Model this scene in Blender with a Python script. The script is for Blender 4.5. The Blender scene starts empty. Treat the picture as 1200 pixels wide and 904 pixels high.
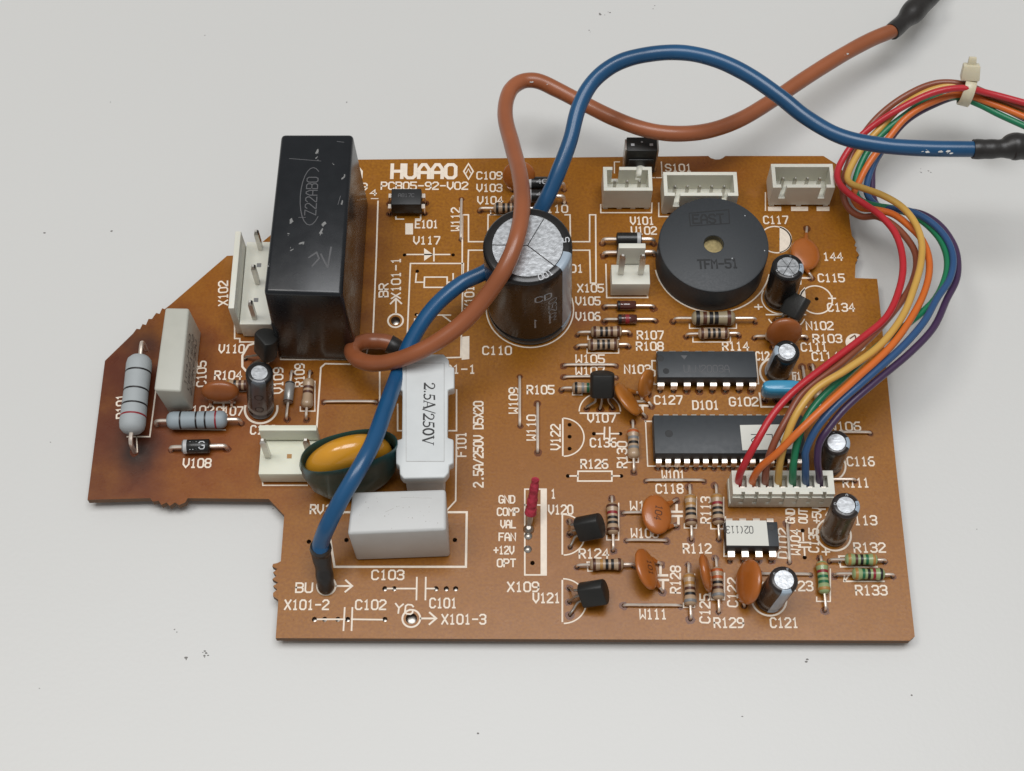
import bpy, bmesh, math, random
from mathutils import Vector, Matrix, geometry
random.seed(7)
MM = 0.001                       # everything below is written in millimetres
ZT = 3.5                         # height of the board's top face above the table
PITCH = math.radians(64.0); FPX = 1800.0; DIST = 300.0
scene = bpy.context.scene
col = scene.collection

# ------------------------------------------------------------ camera, world, lamps, exposure
CAM = Vector((0, -DIST*math.cos(PITCH), DIST*math.sin(PITCH)))
cd = bpy.data.cameras.new('camera'); cam = bpy.data.objects.new('camera', cd); col.objects.link(cam)
cam.location = (CAM.x*MM, CAM.y*MM, (CAM.z+ZT)*MM)
cam.rotation_euler = (math.pi/2-PITCH, 0, 0)
cd.sensor_fit = 'HORIZONTAL'; cd.sensor_width = 36; cd.lens = FPX/1200*36
cd.clip_start = 0.01; cd.clip_end = 20
scene.camera = cam
world = bpy.data.worlds.new('World'); scene.world = world; world.use_nodes = True
bg = world.node_tree.nodes['Background']
bg.inputs[0].default_value = (1.0, 0.975, 0.94, 1); bg.inputs[1].default_value = 0.24
def area(name, loc, target, sx, sy, power, color):
    ld = bpy.data.lights.new(name, 'AREA'); ld.shape = 'RECTANGLE'; ld.size = sx; ld.size_y = sy
    ld.energy = power; ld.color = color
    o = bpy.data.objects.new(name, ld); col.objects.link(o); o.location = loc
    o.rotation_euler = (Vector(target)-Vector(loc)).to_track_quat('-Z', 'Y').to_euler()
    return o
area('ceiling_lamp', (-0.45, 0.04, 1.15), (0, 0, 0), 0.36, 0.32, 3.3, (1.0, 0.98, 0.95))
area('ceiling_panel', (0.15, 0.08, 1.30), (0.15, 0.08, 0), 0.72, 0.64, 9.3, (0.97, 0.98, 1.0))
scene.view_settings.view_transform = 'Standard'; scene.view_settings.look = 'None'
scene.view_settings.exposure = 0.09; scene.view_settings.gamma = 1.0

# ------------------------------------------------------------ helpers
FW = Vector((0, math.cos(PITCH), -math.sin(PITCH))); UP = Vector((0, math.sin(PITCH), math.cos(PITCH)))
def P(px, py, z=0.0):
    """point (mm, above the board's top face) seen at pixel px, py of the 1200 x 904 photograph at height z"""
    d = FW + Vector((1, 0, 0))*((px-600)/FPX) + UP*((452-py)/FPX)
    t = (z-CAM.z)/d.z
    return CAM + d*t
def proj(p):
    d = Vector(p)-CAM; w = d.dot(FW)
    return 600+FPX*d.x/w, 452-FPX*d.dot(UP)/w

def new_mat(name, colr, rough=.5, metal=0., noise=.06, nscale=400., bump=0., bscale=2500., coat=0., sss=0., spec=.5, trans=0.):
    m = bpy.data.materials.new(name); m.use_nodes = True; nt = m.node_tree; b = nt.nodes['Principled BSDF']
    b.inputs['Roughness'].default_value = rough; b.inputs['Metallic'].default_value = metal
    b.inputs['Coat Weight'].default_value = coat; b.inputs['Coat Roughness'].default_value = .12
    b.inputs['Specular IOR Level'].default_value = spec
    if sss: b.inputs['Subsurface Weight'].default_value = sss; b.inputs['Subsurface Scale'].default_value = .001; b.inputs['Subsurface Radius'].default_value = (1, .8, .6)
    if trans: b.inputs['Transmission Weight'].default_value = trans
    tc = nt.nodes.new('ShaderNodeTexCoord'); n = nt.nodes.new('ShaderNodeTexNoise')
    n.inputs['Scale'].default_value = nscale; n.inputs['Detail'].default_value = 5
    nt.links.new(tc.outputs['Object'], n.inputs['Vector'])
    mx = nt.nodes.new('ShaderNodeMix'); mx.data_type = 'RGBA'
    k0 = 1-noise*1.6; k1 = 1+noise
    mx.inputs['A'].default_value = (*[c*k0 for c in colr], 1); mx.inputs['B'].default_value = (*[min(1, c*k1) for c in colr], 1)
    nt.links.new(n.outputs['Fac'], mx.inputs['Factor']); nt.links.new(mx.outputs['Result'], b.inputs['Base Color'])
    rr = nt.nodes.new('ShaderNodeMapRange'); rr.inputs['To Min'].default_value = max(0.02, rough*.8); rr.inputs['To Max'].default_value = min(1, rough*1.25)
    nt.links.new(n.outputs['Fac'], rr.inputs['Value']); nt.links.new(rr.outputs['Result'], b.inputs['Roughness'])
    if bump:
        n2 = nt.nodes.new('ShaderNodeTexNoise'); n2.inputs['Scale'].default_value = bscale; n2.inputs['Detail'].default_value = 4
        nt.links.new(tc.outputs['Object'], n2.inputs['Vector'])
        bp = nt.nodes.new('ShaderNodeBump'); bp.inputs['Strength'].default_value = 1; bp.inputs['Distance'].default_value = bump*MM
        nt.links.new(n2.outputs['Fac'], bp.inputs['Height']); nt.links.new(bp.outputs['Normal'], b.inputs['Normal'])
    return m
def srgb(r, g, b): return tuple(((c/255)/12.92 if c/255 <= .04045 else ((c/255+.055)/1.055)**2.4) for c in (r, g, b))

class MB:
    def __init__(s): s.v = []; s.f = []
    def add(s, vs, fs):
        o = len(s.v); s.v += [Vector(v) for v in vs]; s.f += [tuple(i+o for i in f) for f in fs]; return s
    def box(s, x0, x1, y0, y1, z0, z1, tx=0, ty=0):
        """box; top shrunk by tx, ty on every side"""
        vs = [(x0,y0,z0),(x1,y0,z0),(x1,y1,z0),(x0,y1,z0),(x0+tx,y0+ty,z1),(x1-tx,y0+ty,z1),(x1-tx,y1-ty,z1),(x0+tx,y1-ty,z1)]
        return s.add(vs, HEX)
    def hexa(s, bot, top): return s.add(list(bot)+list(top), HEX)
    def prism(s, poly, z0, z1):
        n = len(poly)
        return s.add([(p[0],p[1],z0) for p in poly]+[(p[0],p[1],z1) for p in poly],
                     [tuple(range(n-1,-1,-1)), tuple(range(n,2*n))]+[(i,(i+1)%n,(i+1)%n+n,i+n) for i in range(n)])
    def lathe(s, prof, n=24, M=None, cap0=True, cap1=True):
        """profile (r, z) turned round z"""
        M = M or Matrix(); vs = []; fs = []
        for r, z in prof:
            for k in range(n):
                a = 2*math.pi*k/n; vs.append(M @ Vector((r*math.cos(a), r*math.sin(a), z)))
        for i in range(len(prof)-1):
            for k in range(n):
                a, b = i*n+k, i*n+(k+1)%n; fs.append((a, b, b+n, a+n))
        if cap0: fs.append(tuple(range(n-1,-1,-1)))
        if cap1: fs.append(tuple(range((len(prof)-1)*n, len(prof)*n)))
        return s.add(vs, fs)
    def tube(s, pts, r, n=8, sub=5, caps=True):
        pts = spline(pts, sub) if sub > 1 else [Vector(p) for p in pts]
        rr = r if callable(r) else (lambda t: r)
        N = len(pts); t = (pts[1]-pts[0]).normalized()
        u = t.orthogonal().normalized(); vs = []; fs = []
        for i, p in enumerate(pts):
            t2 = (pts[min(i+1,N-1)]-pts[max(i-1,0)]).normalized()
            u = (u - t2*u.dot(t2)).normalized(); w = t2.cross(u)
            for k in range(n):
                a = 2*math.pi*k/n; vs.append(p+(u*math.cos(a)+w*math.sin(a))*rr(i/(N-1)))
        for i in range(N-1):
            for k in range(n):
                a, b = i*n+k, i*n+(k+1)%n; fs.append((a, b, b+n, a+n))
        if caps: fs.append(tuple(range(n-1,-1,-1))); fs.append(tuple(range((N-1)*n, N*n)))
        return s.add(vs, fs)
    def mesh(s, name, smooth=35, bevel=0, seg=2):
        m = bpy.data.meshes.new(name)
        m.from_pydata([tuple(v*MM) for v in s.v], [], s.f)
        if bevel:
            bm = bmesh.new(); bm.from_mesh(m); bmesh.ops.recalc_face_normals(bm, faces=bm.faces)
            es = [e for e in bm.edges if len(e.link_faces) == 2 and e.calc_face_angle(0) > .5]
            bmesh.ops.bevel(bm, geom=es, offset=bevel*MM, segments=seg, profile=.5, affect='EDGES', clamp_overlap=True)
            bm.to_mesh(m); bm.free()
        if smooth:
            m.shade_smooth(); m.set_sharp_from_angle(angle=math.radians(smooth))
        m.update(); return m
HEX = [(3,2,1,0),(4,5,6,7),(0,1,5,4),(1,2,6,5),(2,3,7,6),(3,0,4,7)]
def spline(pts, sub):
    pts = [Vector(p) for p in pts]
    if len(pts) == 2: return pts
    Q = [pts[0]*2-pts[1]]+pts+[pts[-1]*2-pts[-2]]; out = []
    for i in range(1, len(Q)-2):
        a, b, c, d = Q[i-1:i+3]
        # centripetal-like: chord tangents limited, so bends stay round
        l = (c-b).length
        t1 = (c-a).normalized()*l if (c-a).length else Vector(); t2 = (d-b).normalized()*l if (d-b).length else Vector()
        for k in range(sub):
            t = k/sub; h = t*t*(3-2*t)
            out.append(b*(1-h)+c*h+t1*(t*(1-t)**2)-t2*(t*t*(1-t)))
    out.append(pts[-1]); return out

def part(name, mesh, mat, parent, loc=(0,0,0), rot=None, label=None, **kw):
    if isinstance(mesh, MB): mesh = mesh.mesh(name, **kw)
    if mat is not None:
        if not mesh.materials: mesh.materials.append(mat)
    o = bpy.data.objects.new(name, mesh); col.objects.link(o)
    M = (rot.to_4x4() if rot is not None else Matrix())
    o.matrix_local = Matrix.Translation(Vector(loc)*MM) @ M
    if parent is not None: o.parent = parent
    if label: o['label'] = label
    return o
def thing(name, label, cat, loc=(0,0,0)):
    o = bpy.data.objects.new(name, None); col.objects.link(o); o.location = loc; o.empty_display_size = .01
    o['label'] = label; o['category'] = cat; return o
cache = {}
def cached(key, fn):
    if key not in cache: cache[key] = fn()
    return cache[key]

# ------------------------------------------------------------ stroke lettering (silkscreen)
G = {
'A':'0 0 0 4 1.3 6 2.7 6 4 4 4 0;0 2.4 4 2.4','B':'0 0 0 6 3 6 4 5.2 4 3.9 3.2 3.1 0 3.1;3.2 3.1 4 2.3 4 .8 3 0 0 0','C':'4 5 3 6 1 6 0 5 0 1 1 0 3 0 4 1',
'D':'0 0 0 6 2.8 6 4 4.8 4 1.2 2.8 0 0 0','E':'4 6 0 6 0 0 4 0;0 3.1 3 3.1','F':'0 0 0 6 4 6;0 3.1 3 3.1','G':'4 5 3 6 1 6 0 5 0 1 1 0 3 0 4 1 4 2.8 2.4 2.8',
'I':'2 0 2 6','J':'0 1 1 0 3 0 4 1 4 6','Q':'1 0 3 0 4 1 4 5 3 6 1 6 0 5 0 1 1 0','Z':'0 6 4 6 0 0 4 0','H':'0 0 0 6;4 0 4 6;0 3 4 3','K':'0 0 0 6;4 6 0 2.8;1.3 3.6 4 0','L':'0 6 0 0 4 0','M':'0 0 0 6 2 3.5 4 6 4 0','N':'0 0 0 6 4 0 4 6',
'O':'1 0 3 0 4 1 4 5 3 6 1 6 0 5 0 1 1 0','P':'0 0 0 6 3 6 4 5 4 3.8 3 2.8 0 2.8','R':'0 0 0 6 3 6 4 5 4 3.8 3 2.9 0 2.9;2 2.9 4 0','S':'4 5 3 6 1 6 0 5 0 4 1 3.2 3 2.8 4 2 4 1 3 0 1 0 0 1',
'T':'0 6 4 6;2 6 2 0','U':'0 6 0 1 1 0 3 0 4 1 4 6','V':'0 6 0 2.2 2 0 4 2.2 4 6','W':'0 6 0 0 2 2.4 4 0 4 6','X':'0 6 4 0;4 6 0 0','Y':'0 6 2 3.4 4 6;2 3.4 2 0',
'0':'1 0 3 0 4 1 4 5 3 6 1 6 0 5 0 1 1 0','1':'1 5 2 6 2 0;1.1 0 2.9 0','2':'0 5 1 6 3 6 4 5 4 4 0 .6 0 0 4 0','3':'0 5.2 .9 6 3 6 4 5.2 4 4 3 3.1 1.4 3.1;3 3.1 4 2.2 4 .8 3 0 .9 0 0 .8',
'4':'3 0 3 6 0 2 4 2','5':'4 6 0 6 0 3.4 3 3.4 4 2.6 4 .9 3 0 .9 0 0 .8','6':'3.6 6 1.2 6 0 4.4 0 1 1 0 3 0 4 1 4 2.4 3 3.3 0 3.3','7':'0 6 4 6 4 5 1.6 0',
'8':'1 3.1 0 4 0 5.1 1 6 3 6 4 5.1 4 4 3 3.1 1 3.1;1 3.1 0 2.2 0 .9 1 0 3 0 4 .9 4 2.2 3 3.1','9':'.4 0 2.8 0 4 1.6 4 5 3 6 1 6 0 5 0 3.6 1 2.7 4 2.7',
'+':'0 3 4 3;2 1 2 5','-':'.3 3 3.7 3','/':'0 0 4 6','.':'1.7 0 2.3 0 2.3 .5','(':'3 6 1.6 4.4 1.6 1.6 3 0',' ':''}
def glyph(ch):
    out = []
    for st in G.get(ch, '').split(';'):
        n = [float(x) for x in st.split()]
        if n: out.append([(n[i], n[i+1]) for i in range(0, len(n), 2)])
    return out
def ribbon(mb, pts, w, z=0., f=None, close=False):
    """flat mitred strip of width w through pts (2-D, mm)"""
    pts = [Vector((p[0], p[1])) for p in pts]; N = len(pts)
    closed = close or (N > 3 and (pts[0]-pts[-1]).length < 1e-5)
    if closed and (pts[0]-pts[-1]).length < 1e-5: pts = pts[:-1]; N -= 1
    if N < 2: return
    L = []; h = w/2
    for i, p in enumerate(pts):
        a = pts[i-1] if (i > 0 or closed) else None; b = pts[(i+1)%N] if (i < N-1 or closed) else None
        d1 = (p-a).normalized() if a is not None else None; d2 = (b-p).normalized() if b is not None else None
        if d1 is None: q = p-d2*h*.8; n = Vector((-d2.y, d2.x)); L.append((q+n*h, q-n*h)); continue
        if d2 is None: q = p+d1*h*.8; n = Vector((-d1.y, d1.x)); L.append((q+n*h, q-n*h)); continue
        n1 = Vector((-d1.y, d1.x)); n2 = Vector((-d2.y, d2.x)); m = n1+n2
        if m.length < .3: m = n1
        m.normalize(); k = min(1.6, 1/max(.3, m.dot(n1))); L.append((p+m*h*k, p-m*h*k))
    vs = [];
    for a, b in L:
        for q in (a, b): vs.append(f(q.x, q.y, z) if f else (q.x, q.y, z))
    fs = [(2*i+1, 2*i+3, 2*i+2, 2*i) for i in range(N-1)]
    if closed: fs.append((2*N-1, 1, 0, 2*N-2))
    mb.add(vs, fs)
def lettering(mb, s, w, h, stroke, z=.02, f=None, gw=.74):
    """text starting at the origin, total width w, height h, baseline at y = -h/2"""
    n = len(s); adv = w/(n-1+gw) if n > 1 else w/gw; g = adv*gw/4
    for i, ch in enumerate(s):
        for j, st in enumerate(glyph(ch)):
            ribbon(mb, [(i*adv+x*g, (y/6-.5)*h) for x, y in st], stroke, z+.006*j, f)
    return mb
SILK = .018
def text(s, x0, x1, yc, h=1.75, stroke=.31, z=0., mat=None, parent=None, name='printed_text'):
    """left to right text between pixel columns x0 and x1 on the board"""
    a = P(x0, yc, z); b = P(x1, yc, z)
    mb = lettering(MB(), s, b.x-a.x, h, stroke)
    return part(name, mb, mat or SILKM, parent or board, (a.x, a.y, z+SILK), smooth=0)
def vtext(s, xc, y0, y1, h=1.75, stroke=.31):
    """text that reads upwards from pixel row y0 to y1"""
    a = P(xc, y0); b = P(xc, y1)
    mb = lettering(MB(), s, (b-a).length, h, stroke)
    return part('printed_text', mb, SILKM, board, (a.x, a.y, SILK), Matrix.Rotation(math.atan2(b.y-a.y, b.x-a.x), 3, 'Z'), smooth=0)
def line(*px, w=.30, close=False, lines=None):
    """printed line(s) through pixels"""
    sets = lines or [px]; mb = MB(); c = P(*sets[0][0])
    for k, s_ in enumerate(sets):
        ribbon(mb, [((P(*q)-c).x, (P(*q)-c).y) for q in s_], w, SILK+.006*k, close=close)
    return part('printed_outline', mb, SILKM, board, (c.x, c.y, 0), smooth=0)
def patch(*px, z=SILK):
    c = P(*px[0]); pts = [P(*q)-c for q in px]; mb = MB()
    mb.add([(p.x, p.y, z) for p in pts], [tuple(range(len(pts)))])
    return part('printed_patch', mb, SILKM, board, (c.x, c.y, 0), smooth=0)
def ring(px, py, r, w=.26, a0=0, a1=360, n=48):
    c = P(px, py); mb = MB()
    pts = [(r*math.cos(math.radians(a0+(a1-a0)*k/n)), r*math.sin(math.radians(a0+(a1-a0)*k/n))) for k in range(n+1)]
    ribbon(mb, pts, w, SILK)
    return part('printed_outline', mb, SILKM, board, (c.x, c.y, 0), smooth=0)

# ------------------------------------------------------------ materials
SILKM = new_mat('silkscreen_ink', (.88,.77,.64), .55, noise=.12, nscale=900)
M_ = {}
M_['white_nylon'] = new_mat('white_nylon', (.72,.71,.62), .42, noise=.04, sss=.15)
M_['ivory_nylon'] = new_mat('ivory_nylon', (.73,.73,.60), .42, noise=.04, sss=.15)
M_['cold_white'] = new_mat('white_plastic', (.62,.645,.645), .38, noise=.04)
M_['grey_epoxy'] = new_mat('grey_plastic', (.56,.565,.555), .42, noise=.05)
M_['olive_grey'] = new_mat('olive_grey_plastic', (.50,.50,.44), .42, noise=.05)
M_['relay'] = new_mat('glossy_black_plastic', (.009,.011,.014), .26, noise=.1, bump=.004, bscale=600)
M_['chip'] = new_mat('chip_epoxy', (.030,.036,.042), .46, noise=.12, nscale=900, bump=.012, bscale=5000)
M_['chip_dark'] = new_mat('chip_epoxy_edge', (.012,.013,.014), .5, bump=.01)
M_['to92'] = new_mat('transistor_epoxy', (.014,.014,.013), .48, noise=.15, bump=.03, bscale=2500)
M_['buzzer'] = new_mat('buzzer_plastic', (.032,.037,.042), .5, noise=.12, nscale=2500, bump=.02, bscale=3500)
M_['buzzer_mark'] = new_mat('buzzer_moulded_letters', (.005,.006,.007), .5)
M_['sleeve'] = new_mat('capacitor_sleeve', (.010,.009,.009), .27, noise=.1, bump=.006, bscale=900, coat=.1)
M_['sleeve_brown'] = new_mat('capacitor_sleeve_brown', (.026,.019,.017), .27, noise=.1, bump=.006, bscale=900, coat=.15)
M_['alu'] = new_mat('brushed_can_top', (.58,.60,.62), .34, 1., noise=.2, nscale=1300, bump=.05, bscale=900)
M_['stripe'] = new_mat('sleeve_stripe', (.36,.44,.52), .3, coat=.3)
M_['stripe_dark'] = new_mat('sleeve_stripe_dark', (.075,.085,.10), .3, coat=.3)
M_['print'] = new_mat('sleeve_print', (.62,.64,.66), .4)
M_['tin'] = new_mat('tinned_copper', (.90,.80,.70), .38, .8, noise=.1)
M_['dull_tin'] = new_mat('dull_tin', (.62,.60,.56), .35, 1., noise=.2)
M_['solder'] = new_mat('solder', (.45,.42,.38), .35, 1., noise=.2)
M_['tan'] = new_mat('resistor_tan', (.43,.30,.19), .36, noise=.1, coat=.4)
M_['green'] = new_mat('resistor_green', (.29,.37,.17), .36, noise=.08, coat=.4)
M_['bluegrey'] = new_mat('resistor_grey', (.30,.35,.38), .55, noise=.06, bump=.01)
M_['palegrey'] = new_mat('power_resistor_grey', (.38,.41,.42), .6, noise=.06, bump=.015)
M_['olivetan'] = new_mat('resistor_olive_tan', (.33,.27,.17), .38, noise=.1, coat=.4)
for k, c in dict(black=(.012,.010,.010), brown=(.085,.028,.014), red=(.25,.015,.022), gold=(.40,.20,.05), orange=(.45,.10,.02), dgreen=(.01,.12,.05), silver=(.5,.5,.5), violet=(.10,.05,.12), grey=(.2,.2,.2)).items():
    M_['b_'+k] = new_mat('band_'+k, c, .4)
M_['disc'] = new_mat('ceramic_orange', (.40,.115,.018), .30, noise=.1, nscale=500, coat=.35, bump=.02, bscale=900)
M_['disc_brown'] = new_mat('ceramic_brown_orange', (.28,.082,.018), .36, noise=.1, nscale=500, coat=.25, bump=.02, bscale=900)
M_['disc_amber'] = new_mat('ceramic_amber', (.40,.135,.018), .3, noise=.15, nscale=500, coat=.3)
M_['disc_print'] = new_mat('disc_print', (.07,.022,.010), .5)
M_['varistor'] = new_mat('varistor_yellow', (.66,.30,.022), .22, noise=.06, coat=.5)
M_['shrink_dark'] = new_mat('dark_heat_shrink', (.012,.080,.082), .30, noise=.35, nscale=250, coat=.15, bump=.05, bscale=500)
M_['shrink'] = new_mat('black_heat_shrink', (.022,.020,.019), .38, noise=.3, nscale=500, bump=.12, bscale=420)
M_['blue_disc'] = new_mat('resonator_blue', (.05,.30,.50), .32, noise=.06, coat=.4)
M_['glass_red'] = new_mat('diode_glass', (.09,.022,.014), .08, noise=.3, nscale=900, coat=.8)
M_['diode_black'] = new_mat('diode_black', (.015,.015,.015), .33)
M_['diode_grey'] = new_mat('diode_grey', (.36,.35,.33), .3, metal=.4)
M_['black_print'] = new_mat('black_print', (.015,.015,.015), .5)
M_['paper'] = new_mat('paper_label', (.70,.70,.64), .7, noise=.04)
M_['brass'] = new_mat('brass', (.45,.36,.18), .35, 1., noise=.25, nscale=1500)
M_['blue_wire'] = new_mat('blue_pvc', (.010,.082,.200), .32, noise=.28, nscale=70, coat=.15, bump=.015, bscale=500)
M_['brown_wire'] = new_mat('brown_pvc', (.34,.105,.040), .36, noise=.25, nscale=70, coat=.15, bump=.015, bscale=500)
for k, c in dict(red=(.50,.020,.030), orange=(.66,.15,.022), brown=(.25,.072,.035), yellow=(.62,.36,.075), green=(.010,.19,.085), blue=(.025,.085,.21), purple=(.055,.025,.075)).items():
    M_['w_'+k] = new_mat(k+'_pvc', c, .38, noise=.08, nscale=200, coat=.1)
M_['tie'] = new_mat('natural_nylon', (.66,.60,.44), .35, sss=.3)
M_['pink'] = new_mat('pink_sleeve', (.46,.035,.065), .5, noise=.5, nscale=1200, bump=.25, bscale=1300)
M_['scuff'] = new_mat('scuff', (.24,.24,.235), .7, noise=.3)
M_['scratch'] = new_mat('pale_scratch', (.10,.10,.105), .5, noise=.3)
M_['dust'] = new_mat('dust', (.25,.24,.23), .9, noise=.4)
M_['hole_wall'] = M_['disc_print']

def board_material():
    m = bpy.data.materials.new('phenolic_board'); m.use_nodes = True; nt = m.node_tree; b = nt.nodes['Principled BSDF']; lk = nt.links.new
    tc = nt.nodes.new('ShaderNodeTexCoord')
    def noise(sc, det=5):
        n = nt.nodes.new('ShaderNodeTexNoise'); n.inputs['Scale'].default_value = sc; n.inputs['Detail'].default_value = det; lk(tc.outputs['Object'], n.inputs['Vector']); return n
    def mix(a, bb, f, mode='MIX'):
        x = nt.nodes.new('ShaderNodeMix'); x.data_type = 'RGBA'; x.blend_type = mode
        for s, v in (('A', a), ('B', bb)):
            if isinstance(v, tuple): x.inputs[s].default_value = (*v, 1)
            else: lk(v, x.inputs[s])
        if isinstance(f, (int, float)): x.inputs['Factor'].default_value = f
        else: lk(f, x.inputs['Factor'])
        return x.outputs['Result']
    c = mix((.300,.112,.0060), (.385,.156,.0105), noise(45, 4).outputs['Fac'])
    r1 = nt.nodes.new('ShaderNodeMapRange'); r1.inputs['From Min'].default_value = .35; r1.inputs['From Max'].default_value = .7; r1.inputs['To Max'].default_value = .5
    lk(noise(1800, 3).outputs['Fac'], r1.inputs['Value'])
    c = mix(c, (.165,.046,.005), r1.outputs['Result'])
    r3 = nt.nodes.new('ShaderNodeMapRange'); r3.inputs['From Min'].default_value = .42; r3.inputs['From Max'].default_value = .72; r3.inputs['To Max'].default_value = .55
    lk(noise(14, 6).outputs['Fac'], r3.inputs['Value'])
    c = mix(c, (.24,.078,.006), r3.outputs['Result'])
    r4 = nt.nodes.new('ShaderNodeMapRange'); r4.inputs['From Min'].default_value = .58; r4.inputs['From Max'].default_value = .70; r4.inputs['To Max'].default_value = .35
    lk(noise(230, 7).outputs['Fac'], r4.inputs['Value'])
    c = mix(c, (.37,.15,.035), r4.outputs['Result'])
    # scorch marks, painted shade and darker patches: round, with ragged noise edges
    def stain_shade(px, py, rad, colr, amt, c):
        q = P(px, py)
        mp = nt.nodes.new('ShaderNodeMapping'); mp.inputs['Location'].default_value = (-q.x*MM, -q.y*MM, 0)
        lk(tc.outputs['Object'], mp.inputs['Vector'])
        ln = nt.nodes.new('ShaderNodeVectorMath'); ln.operation = 'LENGTH'; lk(mp.outputs['Vector'], ln.inputs[0])
        ad = nt.nodes.new('ShaderNodeMath'); ad.operation = 'MULTIPLY_ADD'; lk(noise(150, 8).outputs['Fac'], ad.inputs[0]); ad.inputs[1].default_value = rad*.85*MM; lk(ln.outputs['Value'], ad.inputs[2])
        mr = nt.nodes.new('ShaderNodeMapRange'); mr.interpolation_type = 'SMOOTHSTEP'
        mr.inputs['From Min'].default_value = rad*.35*MM; mr.inputs['From Max'].default_value = rad*1.42*MM; mr.inputs['To Min'].default_value = amt; mr.inputs['To Max'].default_value = 0
        lk(ad.outputs['Value'], mr.inputs['Value'])
        return mix(c, colr, mr.outputs['Result'])
    c = stain_shade(215, 500, 44, (.20,.043,.005), .85, c)
    c = stain_shade(150, 450, 27, (.088,.018,.008), .95, c)
    c = stain_shade(150, 530, 15, (.085,.018,.008), .5, c)
    c = stain_shade(118, 535, 24, (.11,.025,.008), .75, c)
    c = stain_shade(172, 402, 7, (.035,.016,.012), .7, c)
    c = stain_shade(158, 531, 7.0, (.012,.007,.005), .97, c)
    for q_ in ((434,250),(433,290),(431,330),(428,372)): c = stain_shade(*q_, 6.5, (.085,.016,.004), .6, c)  # shade and reflection along the relay's right side, painted into the board colour
    c = stain_shade(700, 500, 30, (.26,.092,.012), .3, c)
    c = stain_shade(820, 195, 16, (.16,.035,.012), .6, c)
    c = stain_shade(305, 418, 7, (.20,.045,.015), .5, c)
    c = stain_shade(680, 372, 6, (.19,.045,.015), .6, c)  # reddish shadow at the largest capacitor's foot, painted into the board colour
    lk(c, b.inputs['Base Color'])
    b.inputs['Specular IOR Level'].default_value = .38
    r2 = nt.nodes.new('ShaderNodeMapRange'); r2.inputs['To Min'].default_value = .24; r2.inputs['To Max'].default_value = .33; lk(noise(300).outputs['Fac'], r2.inputs['Value']); lk(r2.outputs['Result'], b.inputs['Roughness'])
    bp = nt.nodes.new('ShaderNodeBump'); bp.inputs['Distance'].default_value = .012*MM; lk(noise(2500, 3).outputs['Fac'], bp.inputs['Height']); lk(bp.outputs['Normal'], b.inputs['Normal'])
    return m
M_['board'] = board_material()
M_['board_edge'] = new_mat('board_cut_edge', (.17,.085,.04), .75, noise=.3, nscale=900, bump=.06, bscale=1500)

# ------------------------------------------------------------ table
tm = new_mat('table_laminate', (.640,.640,.622), .38, noise=.035, nscale=4, bump=.02, bscale=1100, spec=.5)
mb = MB(); mb.box(-650, 650, -520, 620, -25, 0)
tb = part('table_surface', mb, tm, None, smooth=0); tb['kind'] = 'structure'

# ------------------------------------------------------------ the circuit board
board = thing('circuit_board', 'orange-brown single-sided circuit board crowded with soldered components, lying on a white table', 'circuit board', (0, 0, ZT*MM))
HOLES = []          # (x, y, radius) in mm, filled while the parts are placed
LEADS = []          # lead ends under the board
def hole(px, py, r=.42, lead=True):
    q = P(px, py); return hole_mm(q.x, q.y, r, lead)
def hole_mm(x, y, r=.42, lead=True):
    for h in HOLES:
        if math.hypot(h[0]-x, h[1]-y) < h[2]+r+.12: return Vector((x, y, 0))
    HOLES.append((x, y, r, lead)); return Vector((x, y, 0))
OUT = [(323,748),(1066,751),(1072,746),(1050,545),(1028,327),(1002,326),(1002.5,308),(1005,305),(1003.5,302),(1007,299),(1005,296),(1003,294),(1004,290),(1001,288),(1003,284),(1001,280),(998.5,277),
       (996.5,265),(994,240),(990,205),(984,195),(965,183),(850,183),(847,185.5),(843,187),(838,187),(833,185.5),(830,183),(500,186.5),(345,188),(345,253),(289,299),(266,300),
       (200,357),(193,362.5),(190,361.5),(187,368),(183,367),(178,374),(174,374),(171,381),(167,380),(164,386),(160,385.5),(156,391),(123,423),(102.5,586),(176,584),
       (179,588),(186,587),(189,592),(195,589),(199,593),(205,589),(210,592),(217,589),(220,584),(315,585),(333,604),(329,658),
       (325,660),(320,661),(319,664),(325,667),(320,671),(324,675),(319,679),(326,683),(320,687),(325,691),(320,695),(320,699),(326,703),(326,706)]
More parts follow.
